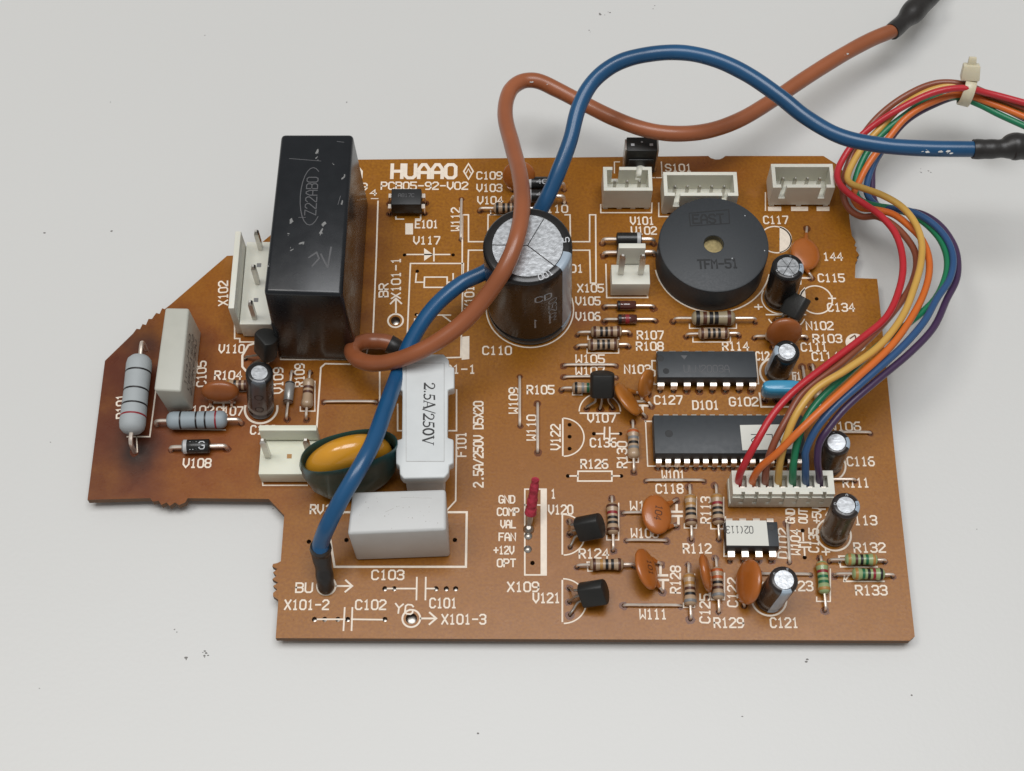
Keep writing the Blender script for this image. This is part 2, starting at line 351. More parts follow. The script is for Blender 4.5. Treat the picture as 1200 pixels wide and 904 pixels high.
def finish_board():
    outer = [P(*p) for p in OUT]; T = -1.6
    if sum(a.x*b.y-b.x*a.y for a, b in zip(outer, outer[1:]+outer[:1])) < 0: outer.reverse()
    loops = [[Vector((p.x, p.y, 0)) for p in outer]]
    for x, y, r, lead in HOLES:
        n = 16 if r > .8 else 8
        loops.append([Vector((x+r*math.cos(-2*math.pi*k/n), y+r*math.sin(-2*math.pi*k/n), 0)) for k in range(n)])
    flat = [v for l in loops for v in l]; tris = geometry.tessellate_polygon(loops); N = len(flat)
    mb = MB(); top = []
    for t in tris:
        a, b, c = (flat[i] for i in t)
        top.append(t if (b-a).cross(c-a).z > 0 else (t[0], t[2], t[1]))
    fs = top+[(a+N, c+N, b+N) for a, b, c in top]; nt = len(fs); o = 0
    for l in loops:
        n = len(l); fs += [(o+i, o+i+N, o+(i+1)%n+N, o+(i+1)%n) for i in range(n)]; o += n
    mb.add(flat+[Vector((v.x, v.y, T)) for v in flat], fs)
    m = mb.mesh('laminate', smooth=0)
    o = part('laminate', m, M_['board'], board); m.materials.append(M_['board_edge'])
    for p in m.polygons[nt:]: p.material_index = 1
    # solder joints and clipped lead ends on the underside, one joined part
    mb = MB()
    for x, y, r, lead in HOLES:
        if lead:
            mb.lathe([(r*1.02,-1.1),(r*1.02,-1.62),(r+.75,-1.63),(r+.35,-2.1),(.38,-2.7),(.3,-3.48)], 8, Matrix.Translation((x, y, 0)))
        elif r >= .5:
            mb.lathe([(r*.99,-1.5),(r*.97,-1.0),(r*.6,-.82),(r*.1,-.78)], 12, Matrix.Translation((x, y, 0)))
    fb = MB(); rx = random.Random(21)
    for x, y, r, lead in HOLES:
        if lead and r < .5:
            n = 12; R0 = rx.uniform(.62, .95); ox, oy = rx.uniform(-.12,.12), rx.uniform(-.15,.08)
            outer_ = [(x+ox+R0*rx.uniform(.8,1.1)*math.cos(2*math.pi*k/n), y+oy+R0*rx.uniform(.8,1.1)*math.sin(2*math.pi*k/n), .004+.002*(len(fb.v) % 5)) for k in range(n)]
            inner_ = [(x+r*math.cos(2*math.pi*k/n), y+r*math.sin(2*math.pi*k/n), .004+.002*(len(fb.v) % 5)) for k in range(n)]
            fb.add(outer_+inner_, [(k, (k+1)%n, n+(k+1)%n, n+k) for k in range(n)])
    fm = new_mat('flux_residue', (.15,.032,.006), .22, noise=.3); fm.node_tree.nodes['Principled BSDF'].inputs['Alpha'].default_value = .62
    fx = part('flux_residue', fb, fm, board, smooth=0); fx['kind'] = 'stuff'
    so = part('solder_joints', mb, M_['solder'], board); so['kind'] = 'stuff'

# ------------------------------------------------------------ component builders
X = Vector((1,0,0)); Y = Vector((0,1,0)); Z = Vector((0,0,1))
def frame(x=None, z=None):
    """rotation whose columns are x, y, z; z wins when given"""
    if z is not None:
        z = Vector(z).normalized(); x = Vector(x) if x is not None else X
        x = (x-z*x.dot(z)).normalized(); y = z.cross(x)
    else:
        x = Vector(x).normalized(); z = (Z-x*x.z).normalized(); y = z.cross(x)
    return Matrix((x, y, z)).transposed()
def loc_pts(c, R, pts): return [R.transposed() @ (Vector(p)-Vector(c)) for p in pts]
DOG = [(0,.2),(.02,.55),(.055,.84),(.12,1),(.2,.985),(.28,.88),(.5,.85),(.72,.88),(.8,.985),(.88,1),(.945,.84),(.98,.55),(1,.2)]
CYL = [(0,.5),(.015,.86),(.045,1),(.5,1),(.955,1),(.985,.86),(1,.5)]
FAT = [(0,.3),(.02,.7),(.06,.93),(.12,1),(.18,.99),(.5,.95),(.82,.99),(.88,1),(.94,.93),(.98,.7),(1,.3)]
RY = Matrix.Rotation(math.pi/2, 4, 'Y')
def rad(pr, t):
    for (a, ra), (b, rb) in zip(pr, pr[1:]):
        if a <= t <= b: return ra+(rb-ra)*(t-a)/(b-a)
    return pr[-1][1]
def axial(name, label, h1, h2, L, D, z, mat, bands=(), pr=DOG, off=0., leadr=.27, body_px=None, lead_mat='tin', bw=.085):
    a = hole(*h1); b = hole(*h2); R = frame(x=b-a)
    if body_px is not None: off = (P(body_px[0], body_px[1], z)-(a+b)/2).dot((b-a).normalized())
    c = (a+b)/2+(b-a).normalized()*off
    m = cached(('ax', name, L, D, z, pr[1], mat), lambda: MB().lathe([(D/2*r, (t-.5)*L) for t, r in pr], 20, Matrix.Translation((0,0,z)) @ RY).mesh(name, 50))
    o = part(name, m, M_[mat], board, c, R, label)
    for sgn, hx in ((-1, a), (1, b)):
        x = (hx-c).dot(R.col[0]); e = sgn*(L/2-.1); gap = abs(x-e); k = min(.9, gap*.6)
        pts = [(x,0,-1.3),(x,0,z*.45),(x-sgn*k*.25,0,z*.86),(x-sgn*k,0,z),(e,0,z)]
        part('lead', MB().tube(pts, leadr, 8, 4), M_[lead_mat], o)
    for i, (t, cname) in enumerate(bands):
        def mk(t=t):
            ts = [t-bw/2, t-bw/4, t, t+bw/4, t+bw/2]
            return MB().lathe([(D/2*rad(pr, q)+.02, (q-.5)*L) for q in ts], 20, Matrix.Translation((0,0,z)) @ RY).mesh('colour_band', 60)
        part('colour_band', cached(('bd', name, L, D, z, pr[1], t, bw, cname), mk), M_['b_'+cname], o)
    return o
def resistor(label, h1, h2, bands, mat='tan', L=6.3, D=2.3, z=1.3, body=None, **k):
    ts = (.13, .34, .5, .66, .87)
    return axial('resistor', label, h1, h2, L, D, z, mat, [(ts[i], b) for i, b in enumerate(bands) if b], body_px=body, **k)
def jumper(label, h1, h2, z=.55):
    a = hole(*h1); b = hole(*h2); R = frame(x=b-a); c = (a+b)/2; l = (b-a).length/2
    pts = [(-l,0,-1.3),(-l,0,z*.1),(-l+.35,0,z*.75),(-l+1.1,0,z),(0,0,z+.08),(l-1.1,0,z),(l-.35,0,z*.75),(l,0,z*.1),(l,0,-1.3)]
    return part('jumper_wire', MB().tube(pts, .29, 8, 4), M_['tin'], board, c, R, label)

def lens_h(u, v): q = min(1, math.hypot(u, v)); return (1-q**2.6)**.6
def disc(label, cpx, z, vang, tilt, ru, rv, t, holes, mat='disc', txt=None, side=1, tang=0, tsize=.95, legu=-.72, legv=.55):
    c = P(cpx[0], cpx[1], z); va = math.radians(vang); v = Vector((math.cos(va), math.sin(va), 0))
    h = Vector((-v.y, v.x, 0))*side; ti = math.radians(tilt); u = h*math.cos(ti)+Z*math.sin(ti)
    n = u.cross(v)
    if n.z < 0: n = -n
    R = Matrix((u, n.cross(u), n)).transposed(); sv = 1 if (n.cross(u)).dot(v) > 0 else -1
    mb = MB(); K = 12; prof = [(math.sin(math.pi*k/K)) for k in range(K+1)]
    pr = []
    for k in range(K+1):
        a = -math.pi/2+math.pi*k/K; q = abs(math.cos(a))**.75; pr.append((max(.02, q), math.copysign(t/2*abs(math.sin(a))**.9, math.sin(a))))
    mb.lathe(pr, 32, Matrix.Diagonal((ru, rv, 1, 1)))
    o = part('ceramic_capacitor', mb.mesh('ceramic_capacitor', 60), M_[mat], board, c, R, label)
    for i, hp in enumerate(holes):
        hw = hole(*hp); s = (-1 if len(holes) > 1 and i == 0 else 1)
        d = (hw-c).dot(v); s = 1 if d > 0 else -1
        p0 = Vector((ru*legu, sv*s*rv*legv, 0)); q = loc_pts(c, R, [hw+Z*.5, hw-Z*1.3])
        mid = p0.lerp(q[0], .55)
        mb = MB().tube([p0, p0.lerp(mid, .5), mid], lambda tt: .62-.28*tt, 8, 3)
        part('coated_leg', mb, M_[mat], o)
        part('lead', MB().tube([p0.lerp(mid, .8), q[0], q[1]], .26, 8, 3), M_['tin'], o)
    if txt:
        w = tsize*len(txt)
        ca, sa = math.cos(math.radians(tang)), math.sin(math.radians(tang))
        def f(x, y, zz):
            x -= w/2; uu, vv = x*ca-y*sa, x*sa+y*ca
            return (uu, vv, t/2*(1-(math.hypot(uu/ru, vv/rv)**2.67))**.45+.04)
        part('printed_code', lettering(MB(), txt, w, tsize*1.35, .17, 0, f), M_['disc_print'], o, smooth=0)
    return o

def can(label, base, top, h, r, rs=.68, sect=(45,135,225,315), stripe=None, sleeve='sleeve', marks='', name='electrolytic_capacitor', rot0=0, gap=.14, holes=True):
    b = P(*base); t = P(top[0], top[1], h); ax = (t-b).normalized(); R = frame(z=ax); H = (t-b).length
    rs = rs*r; c = b+Z*.15
    if holes:
        hole_mm(b.x-r*.32, b.y, .4); hole_mm(b.x+r*.32, b.y, .4)
    bev = min(.55, r*.16)
    pr = [(r*.93,0),(r,.25),(r,H*.07),(r-.04*r,H*.07+.25),(r-.06*r,H*.07+.5),(r-.04*r,H*.07+.75),(r,H*.07+1.0)]
    pr += [(r,H*f_) for f_ in (.3,.5,.7,.85)]+[(r,H-bev*1.3),(r-bev*.28,H-bev*.55),(r-bev*.75,H-.1),(r-bev*1.1,H),(rs+.06,H+.01),(rs,H-.12),(rs*.9,H-.3)]
    o = part(name, MB().lathe(pr, 56).mesh(name, 50), M_[sleeve], board, c, R, label)
    # vented top, sectors between score lines
    mb = MB(); mb.lathe([(rs-.01,H-.34),(rs-.01,H-.30)], 40)
    part('can_top', mb, M_['b_grey'], o)
    mb = MB(); sa = sorted(sect)
    if len(sa) == 1: mb.lathe([(rs-.02,H-.30),(rs-.02,H-.15),(rs-.08,H-.12),(.02,H-.11)], 40); sa = []
    for i, a0 in enumerate(sa):
        a1 = sa[(i+1)%len(sa)]; a1 += 360 if a1 <= a0 else 0
        A0, A1 = math.radians(a0), math.radians(a1); m = (A0+A1)/2; s = gap/2/max(.25, math.sin((A1-A0)/2)); off = Vector((math.cos(m), math.sin(m), 0))*s
        poly = [off+Vector((0,0,0))]; K = max(3, int((a1-a0)/9))
        for k in range(K+1):
            aa = A0+(A1-A0)*k/K; q = Vector((math.cos(aa), math.sin(aa), 0))*(rs-.02-s)+off; poly.append(q)
        mb.prism(poly, H-.30, H-.12)
    part('score_panel', mb.mesh('score_panel', 0, bevel=.05, seg=1), M_['alu'], o)
    if stripe:
        a0, a1, cm = stripe; mb = MB(); vs = []; fs = []; K = 10
        ps = [(rr+.025, zz+.012) for rr, zz in pr[1:-2]]
        for k in range(K+1):
            aa = math.radians(a0+(a1-a0)*k/K)
            vs += [(rr*math.cos(aa), rr*math.sin(aa), zz) for rr, zz in ps]
        n = len(ps)
        for k in range(K):
            for j in range(n-1): fs.append((k*n+j, (k+1)*n+j, (k+1)*n+j+1, k*n+j+1))
        part('stripe', mb.add(vs, fs), M_[cm], o)
    for s, a_c, size, colr in marks:          # lettering round the rim
        rm = (rs+r-bev)/2; hh = (r-bev-rs)*size
        wdt = hh*.8*len(s)
        def f(x, y, zz):
            an = math.radians(a_c)+(x-wdt/2)/rm if True else 0
            return ((rm+y*-1)*math.cos(an), (rm+y*-1)*math.sin(an), H+.05+zz)
        part('printed_marking', lettering(MB(), s, wdt, hh, hh*.15, 0, f), M_[colr], o, smooth=0)
    return o, H, r
def side_print(o, r, H, s, az, zc, wdt, hh, mat, stroke=.18, vertical=False):
    def f(x, y, zz):
        x -= wdt/2
        if vertical: x, y = -y, x
        a = math.radians(az)+x/r
        return ((r+.03)*math.cos(a), (r+.03)*math.sin(a), zc+y)
    part('printed_marking', lettering(MB(), s, wdt, hh, stroke, 0, f), M_[mat], o, smooth=0)

def transistor(label, bpx, bz, axis, flat, legs, flat_mark=True, L=4.7, r=2.35):
    """body whose base centre is seen at bpx at height bz, axis away from the legs; flat face on local -y"""
    c = P(bpx[0], bpx[1], bz); R = frame(x=Vector(axis).cross(Vector(flat)), z=axis)
    def mk():
        a0 = math.asin(1.45/r); pts = []
        K = 20
        for k in range(K+1):
            a = -a0+(math.pi+2*a0)*k/K; pts.append(Vector((r*math.cos(a), r*math.sin(a), 0)))
        mb = MB().prism(pts, 0, L)
        return mb.mesh('transistor', 35, bevel=.3, seg=2)
    o = part('transistor', cached(('to92', L, r), mk), M_['to92'], board, c, R, label)
    order = sorted(legs, key=lambda q: (P(*q)-c).dot(R.col[0]))
    for k, hp in enumerate(order):
        hw = hole(*hp); q = loc_pts(c, R, [hw+Z*.6, hw-Z*1.3])
        p0 = Vector(((k-1)*1.27, 0, .3)); p1 = Vector(((k-1)*1.27, 0, -.9))
        part('lead', MB().tube([p0, p1, p1.lerp(q[0], .6), q[0], q[1]], .25, 7, 4), M_['solder'], o)
    return o

def dip(label, cpx, n, pitch, L, W, row, ztop=4.1, z0=.7, parts=None, pw=1.25, body='chip'):
    c = P(cpx[0], cpx[1], ztop); c.z = 0
    zm = (z0+ztop)/2-.1; tp = (ztop-zm)*.12
    mb = MB(); mb.box(-L/2, L/2, -W/2, W/2, zm, ztop, .12, tp+.12)
    o = part('integrated_circuit', mb.mesh('chip', 30, bevel=.09, seg=2), M_[body], board, c, None, label)
    mb = MB(); mb.box(-L/2+.12, L/2-.12, -W/2+.25, W/2-.25, z0, zm-.003)
    part('lower_body', mb.mesh('lower_body', 0), M_['chip_dark'], o)
    def pin():
        mb = MB(); e = .26; w2 = pw/2; d = row/2-W/2
        prof = [(-.12, zm+.02),(d*.55, zm+.02),(d-.02, zm-.1),(d+.1, zm-.5),(d+.1, z0+.1)]
        for k in range(len(prof)-1):
            (y0, a0), (y1, a1) = prof[k], prof[k+1]
        vs = []
        for yy, zz in prof:
            dy = 1 if yy > d-.05 else 0
            vs += [(-w2, yy, zz), (w2, yy, zz), (w2, yy-(e if zz < zm-.05 else 0), zz-(e if zz >= zm-.15 else 0)), (-w2, yy-(e if zz < zm-.05 else 0), zz-(e if zz >= zm-.15 else 0))]
        fs = [(3,2,1,0)]
        for k in range(len(prof)-1):
            for j in range(4): a, b = k*4+j, k*4+(j+1)%4; fs.append((a, b, b+4, a+4))
        q = (len(prof)-1)*4; fs.append((q, q+1, q+2, q+3)); mb.add(vs, fs)
        mb.hexa([(-.22, d-.14, -1.3), (.22, d-.14, -1.3), (.22, d+.08, -1.3), (-.22, d+.08, -1.3)], [(-.27, d-.15, z0+.098), (.27, d-.15, z0+.098), (.27, d+.09, z0+.098), (-.27, d+.09, z0+.098)])
        return mb.mesh('pin', 25)
    pm = cached(('pin', n, pitch, row), pin)
    for k in range(n):
        x = (k-(n-1)/2)*pitch
        for s in (1, -1):
            part('pin', pm, M_['tin'], o, (x, s*W/2, 0), Matrix.Rotation(0 if s > 0 else math.pi, 3, 'Z'))
            hole_mm(c.x+x, c.y+s*row/2, .44)
    return o, c

def shroud(label, cpx, n, w=None, d=5.75, h=7., slots=(.18, .82), solid_front=False, back_notches=False, pins=None):
    """open-topped keyed header; cpx is the middle of its front foot on the board"""
    c = P(*cpx); w = w or 2.5*(n-1)+4.9; t = .75; c = Vector((c.x, c.y+d/2, 0))
    mb = MB(); x0, x1, y0, y1 = -w/2, w/2, -d/2, d/2; zb = 1.9; e = .003
    for k in range(n+1 if solid_front else 3):       # feet
        kk = n+1 if solid_front else 3
        fx = x0+.2+(w-.4-1.0)*(k/(kk-1)); mb.box(fx, fx+1.0, y0+.05, y1-.05, 0, .62)
    mb.box(x0, x1, y0, y1, .62, zb)
    if back_notches:
        mb.box(x0, x0+1.9, y1-t, y1, zb, h); mb.box(x0+3.3, x1-3.1, y1-t, y1, zb, h); mb.box(x1-1.9, x1, y1-t, y1, zb, h); mb.box(x0+1.9, x0+3.3, y1-t, y1, zb, h*.38); mb.box(x1-3.1, x1-1.9, y1-t, y1, zb, h*.5)
    else: mb.box(x0, x1, y1-t, y1, zb, h)
    mb.box(x0, x0+t, y0+t, y1-t, zb, h); mb.box(x1-t, x1, y0+t, y1-t, zb, h)
    if solid_front: mb.box(x0, x1, y0, y0+t, zb, h)
    else:
        a = x0+w*slots[0]; b = x0+w*slots[1]; s = .55
        mb.box(x0, a-s, y0, y0+t, zb, h); mb.box(a+s, b-s, y0, y0+t, zb, h); mb.box(b+s, x1, y0, y0+t, zb, h)
        mb.box(a-s, a+s, y0, y0+t, zb, 3.6); mb.box(b-s, b+s, y0, y0+t, zb, 3.6)
        mb.box(a-s-.1, a+s+.1, y0-.35, y0-e, 2.6, 3.5); mb.box(b-s-.1, b+s+.1, y0-.35, y0-e, 2.6, 3.5)
    o = part('pin_header', mb.mesh('pin_header', 0), M_['white_nylon'], board, c, None, label)
    for k in range(n):
        x = (k-(n-1)/2)*2.5
        mb = MB(); mb.box(-.32, .32, -.32, .32, -1.3, 5.2, 0, 0); mb.hexa([(-.32,-.32,5.2),(.32,-.32,5.2),(.32,.32,5.2),(-.32,.32,5.2)], [(-.15,-.15,5.75),(.15,-.15,5.75),(.15,.15,5.75),(-.15,.15,5.75)])
        part('pin', cached('xhpin', lambda: mb.mesh('pin', 0)), M_['dull_tin'], o, (x, .3, 0)); hole_mm(c.x+x, c.y+.3, .45)
    return o

def wall_header(label, cpx, n, present, rot=0., d=6., h=4.6, wall=10.2, wallw=None, pitch=3.96, mat='white_nylon', tilt=None, notch=False, w=None):
    """friction-lock header: block with a tall back wall (+y) and square pins; cpx = middle of its front foot"""
    R = Matrix.Rotation(math.radians(rot), 3, 'Z'); c = P(*cpx)+R @ Vector((0, d/2, 0)); w = w or pitch*n
    mb = MB(); mb.box(-w/2, w/2, -d/2, d/2-1.403, 0.35, h); ww = (wallw or w)/2
    mb.box(-w/2+.4, w/2-.4, -d/2+.3, d/2-1.7, 0, .348)
    o = part('wall_header', mb.mesh('wall_header', 30, bevel=.12, seg=2), M_[mat], board, c, R, label)
    mb = MB()
    mb.hexa([(-ww,d/2-1.4,.2),(ww,d/2-1.4,.2),(ww,d/2,.2),(-ww,d/2,.2)], [(-ww,d/2-1.15,wall),(ww,d/2-1.15,wall),(ww,d/2,wall),(-ww,d/2,wall)])
    part('back_wall', mb.mesh('back_wall', 30, bevel=.14, seg=2), M_[mat], o)
    def pm():
        m = MB(); m.box(-.55,.55,-.42,.42,-1.3,11.2); m.hexa([(-.55,-.42,11.2),(.55,-.42,11.2),(.55,.42,11.2),(-.55,.42,11.2)], [(-.25,-.2,12),(.25,-.2,12),(.25,.2,12),(-.25,.2,12)])
        return m.mesh('pin', 30)
    for k in range(n):
        x = (k-(n-1)/2)*pitch
        if k in present:
            tl = tilt[k] if tilt and k in tilt else 0
            part('pin', cached('vhpin', pm), M_['dull_tin'], o, (x, -.5, 0), Matrix.Rotation(math.radians(tl), 3, 'X'))
            q = c+R @ Vector((x, -.5, 0)); hole_mm(q.x, q.y, .7)
        elif n > 2:
            mb = MB(); mb.box(x-.45, x+.45, -.9, 0, h, h+.02); part('pin_socket', mb, M_['b_gold'] if mat == 'ivory_nylon' else M_['b_grey'], o, smooth=0)
    return o

def box_cap(label, name, bot, top, h, mat, bevel=.5, z0=.15):
    """moulded box seen with its foot corners at bot and top corners at top (pixels, same order)"""
    b = [P(*q, z0) for q in bot]; t = [P(*q, h) for q in top]; c = sum(b, Vector())/4; c.z = 0
    mb = MB(); mb.hexa([p-c for p in b], [p-c for p in t])
    return part(name, mb.mesh(name, 35, bevel=bevel, seg=3), M_[mat], board, c, None, label), c
def arrow(p0, p1, head=1.1, w=.34):
    a, b = P(*p0), P(*p1); d = (b-a).normalized(); n = Vector((-d.y, d.x, 0)); mb = MB()
    ribbon(mb, [(0,0), ((b-a).x, (b-a).y)], w, SILK)
    q = b-a; ribbon(mb, [tuple((q-d*head+n*head)[:2]), tuple((q+d*.12)[:2]), tuple((q-d*head-n*head)[:2])], w, SILK+.006)
    return part('printed_arrow', mb, SILKM, board, (a.x, a.y, 0), smooth=0)

# ------------------------------------------------------------ relay, film capacitors, buzzer, switch, optocoupler, fuse, varistor
def draft_box(label, name, top, h, grow, mat, bevel):
    t = [P(*q, h) for q in top]; c = sum(t, Vector())/4; c.z = 0
    b = []
    for p in t:
        q = p-c; b.append(Vector((q.x+math.copysign(grow, q.x), q.y+math.copysign(grow, q.y), .12)))
    mb = MB(); mb.hexa(b, [p-c for p in t])
    return part(name, mb.mesh(name, 35, bevel=bevel, seg=3), M_[mat], board, c, None, label), c
rel, rc = draft_box('tall glossy black relay box with scuffed top and pale scratches', 'relay', [(309,343),(401,346),(414,157),(329.5,157)], 25.3, .75, 'relay', .8)
H = 25.3
mb = MB(); rl = random.Random(3)
def scratch(px, py, L, W, ang, jag=.35):
    c = P(px, py, H)-rc; pts = []
    for k in range(9):
        a = 2*math.pi*k/9; rr = 1-jag*rl.random(); x, y = L/2*rr*math.cos(a), W/2*rr*math.sin(a); q = math.radians(ang)
        pts.append((c.x+x*math.cos(q)-y*math.sin(q), c.y+x*math.sin(q)+y*math.cos(q), H+.012+rl.random()*.004))
    mb.add(pts, [tuple(range(9))])
for a in ((372,178,1.6,.8,80),(371,185,1.0,.5,60),(341,259,1.5,1.1,110),(379,263,1.6,1.0,40),(376,272,2.2,.8,75),(354,285,1.8,.8,30),(342,293,.9,.4,40),(338,274,.6,.4,0),(403,208,1.6,.7,60),(391,193,.5,.4,0),(401,238,1.6,.5,85),(314,312,.6,.4,0)):
    scratch(*a, jag=.7); scratch(a[0]+rl.uniform(-2,2), a[1]+rl.uniform(-3,3), a[2]*.5, a[3]*.5, a[4]+40, jag=.8)
part('scuff', mb, M_['scuff'], rel, smooth=0)
mb = MB()
for (x0, y0, x1, y1) in ((339,186,376,189),(395,166,403,167),(350,255,358,255),(396,240,399,230)):
    a, b = P(x0,y0,H)-rc, P(x1,y1,H)-rc; ribbon(mb, [(a.x,a.y),(b.x,b.y)], .12, H+.014)
# moulded oval emblem with illegible moulded letters
oc = P(365, 230, H)-rc
ribbon(mb, [(oc.x+2.1*math.cos(t/24*math.pi*2), oc.y+6.4*math.sin(t/24*math.pi*2)) for t in range(4, 22)], .16, H+.016)
def f_(x, y, zz): return (oc.x-y*.9, oc.y-4.2+x, H+.018+zz)
lettering(mb, 'Z22ABO', 8.4, 2.3, .2, 0, f_)
for (x0,y0,x1,y1) in ((362,302,371,296),(371,296,374,303),(374,303,366,312),(376,298,384,314),(384,314,388,290)):
    a, b = P(x0,y0,H)-rc, P(x1,y1,H)-rc; ribbon(mb, [(a.x,a.y),(b.x,b.y)], .3, H+.010+.003*rl.random())
part('moulded_emblem', mb, M_['scratch'], rel, smooth=0)
# faint markings on the front wall of the relay
fl = [P(*q, H) for q in ((309,343),(401,346))]; fy = fl[0].y-rc.y; slope = .75/H
def ff(x, z): return (x, fy-.75+slope*z-.06-0*z, z)
mb = MB()
def ftext(s, x, z0, size, w):
    def f(a, b, zz): return (x-b, fy-(H-z0-a)*slope-.03-zz, z0+a)
    lettering(mb, s, w, size, .13, 0, f)
ftext('UIU', -6.2, 6, 1.4, 8); ftext('CO1.2', -3.6, 2.4, 1.7, 8.6); ftext('102', -1.1, 9, 1.3, 4)
def fr(pts):
    for (xa, za), (xb, zb) in zip(pts, pts[1:]):
        mb.add([(xa-.06, fy-(H-za)*slope-.03, za), (xa+.06, fy-(H-za)*slope-.03, za), (xb+.06, fy-(H-zb)*slope-.032, zb), (xb-.06, fy-(H-zb)*slope-.032, zb)], [(0,1,2,3)])
fr([(2.3,23),(2.3,4.5),(3.2,2.4)])
part('printed_marking', mb, M_['scratch'], rel, smooth=0)

cf, cc = box_cap('pale grey-white film capacitor box standing near the lower left corner, in front of the fuse holder', 'film_capacitor', [(417.5,657),(527.5,653),(525.5,611),(421,611)], [(407,626),(523,621),(522.5,573),(413,576.5)], 13.6, 'grey_epoxy', .55)
mb = MB(); rk = random.Random(4)
for _ in range(26):
    q = P(rk.uniform(418,518), rk.uniform(580,620), 13.6)-cc; e = rk.uniform(.05,.13)
    mb.add([(q.x+e*rk.uniform(.6,1.3)*math.cos(a), q.y+e*rk.uniform(.6,1.3)*math.sin(a), 13.615) for a in (0,1.3,2.5,3.8,5)], [(0,1,2,3,4)])
for (x0, y0, x1, y1) in ((470,583,506,584),(452,600,461,596)):
    a, b = P(x0,y0,13.6)-cc, P(x1,y1,13.6)-cc; ribbon(mb, [(a.x,a.y),(b.x,b.y)], .07, 13.612)
part('specks', mb, M_['diode_grey'], cf, smooth=0)['kind'] = 'stuff'
for px in ((362,635),(406,633),(533,633)): hole(*px, .45, False)
cg, gc = box_cap('tall narrow olive-white film capacitor standing between the two grey resistors', 'film_capacitor', [(198,485),(226,482),(236,390),(211,390)], [(180,457),(212,459),(221.5,361),(193.5,360.5)], 9.6, 'olive_grey', .45)
# speckled stamped code on its right-hand wall
mb = MB(); t1, t2 = P(212,459,9.6)-gc, P(221.5,361,9.6)-gc; b1, b2 = P(226,482,.15)-gc, P(236,390,.15)-gc
def wall(u, v, off=.05):
    p = b1.lerp(b2, u).lerp(t1.lerp(t2, u), v); nn = (b2-b1).cross(t1-b1).normalized(); return p+nn*off
for row, (v, s) in enumerate(((.76, '104J400'), (.53, 'CBB21S22'), (.30, '223K630V'))):
    def f(x, y, zz, v=v): return wall(.14+x/20, v+y/11, .03+zz)
    lettering(mb, s, 13.2 if row else 12, 1.5, .19, 0, f)
part('printed_marking', mb, M_['black_print'], cg, smooth=0)

def buzzer():
    c = P(836.5, 286, 7.7); c.z = 0; r = 10.95; h = 7.7
    mb = MB(); mb.lathe([(r,.1),(r,h-.45),(r-.12,h-.15),(r-.42,h),(2.05,h),(1.95,h-.1),(1.95,h-1.6)], 96, cap0=True, cap1=False)
    o = part('buzzer', mb.mesh('buzzer', 40), M_['buzzer'], board, c, None, 'large round black buzzer with a small central sound hole')
    part('diaphragm', MB().lathe([(2.1,h-1.9),(2.1,h-1.55)], 32), M_['brass'], o)
    mb = MB()
    for s, px, py, w, hh in (('EAST', 812, 257, 6.1, 2.0), ('TFM-51', 818, 310, 7.8, 1.9)):
        q = P(px, py, h)-c
        sub = MB(); lettering(sub, s, w, hh, .38, 0); R = Matrix.Rotation(math.radians(1.5), 3, 'Z')
        mb.add([R @ v+Vector((q.x, q.y, h+.03)) for v in sub.v], sub.f)
    a = [P(*q, h)-c for q in ((807.5,250),(854,246),(855,262),(809,265))]
    ribbon(mb, [(p.x, p.y) for p in a], .22, h+.028, close=True)
    part('moulded_marking', mb, M_['buzzer_mark'], o, smooth=0)
    mb = MB()
    for px, py in ((873,253),(896,294),(858,303)):
        q = P(px, py, h)-c; mb.lathe([(.13,h),(.1,h+.06)], 6, Matrix.Translation((q.x, q.y, 0)))
    part('dust_specks', mb, M_['print'], o, smooth=0)['kind'] = 'stuff'
    hole_mm(c.x-3.8, c.y, .45); hole_mm(c.x+3.8, c.y, .45)
    return c
bzc = buzzer()

def tact_switch():
    c = P(748.5, 200, 0); h = 9.2
    mb = MB(); mb.box(-3.1, 3.1, -1.4, 2.0, 1.2, h)
    o = part('push_switch', mb.mesh('push_switch', 30, bevel=.2), M_['to92'], board, c, None, 'upright black push switch with a white button behind the three-pin header')
    mb = MB(); mb.box(-2.6, 2.6, -1.75, -1.403, 2.6, 6.4); part('front_plate', mb.mesh('front_plate', 30, bevel=.12), M_['diode_black'], o)
    part('button', MB().lathe([(1.05,0),(1.05,2.2),(.9,2.5),(.3,2.6)], 20, Matrix.Translation((0,-1.7,3.4)) @ Matrix.Rotation(math.pi/2, 4, 'X')), M_['white_nylon'], o)
    for s in (-1, 1):
        mb = MB(); x = s*3.12; x0, x1 = sorted((x, x+s*.32)); mb.box(x0, x1, -1.0, 1.6, 1.4, h-.25); mb.box(x0, x1, -.4, .9, -1.3, 1.4)
        part('side_bracket', mb.mesh('side_bracket', 0), M_['dull_tin'], o); q = c+Vector((x, .2, 0)); hole_mm(q.x, q.y, .62)
        mb = MB(); mb.box(s*1.9-.35, s*1.9+.35, -.2, .35, h, h+.05); part('rivet', mb, M_['print'], o, smooth=0)
    mb = MB(); mb.box(-.2, .2, .6, .9, h, h+.05); part('rivet', mb, M_['print'], o, smooth=0)
tact_switch()

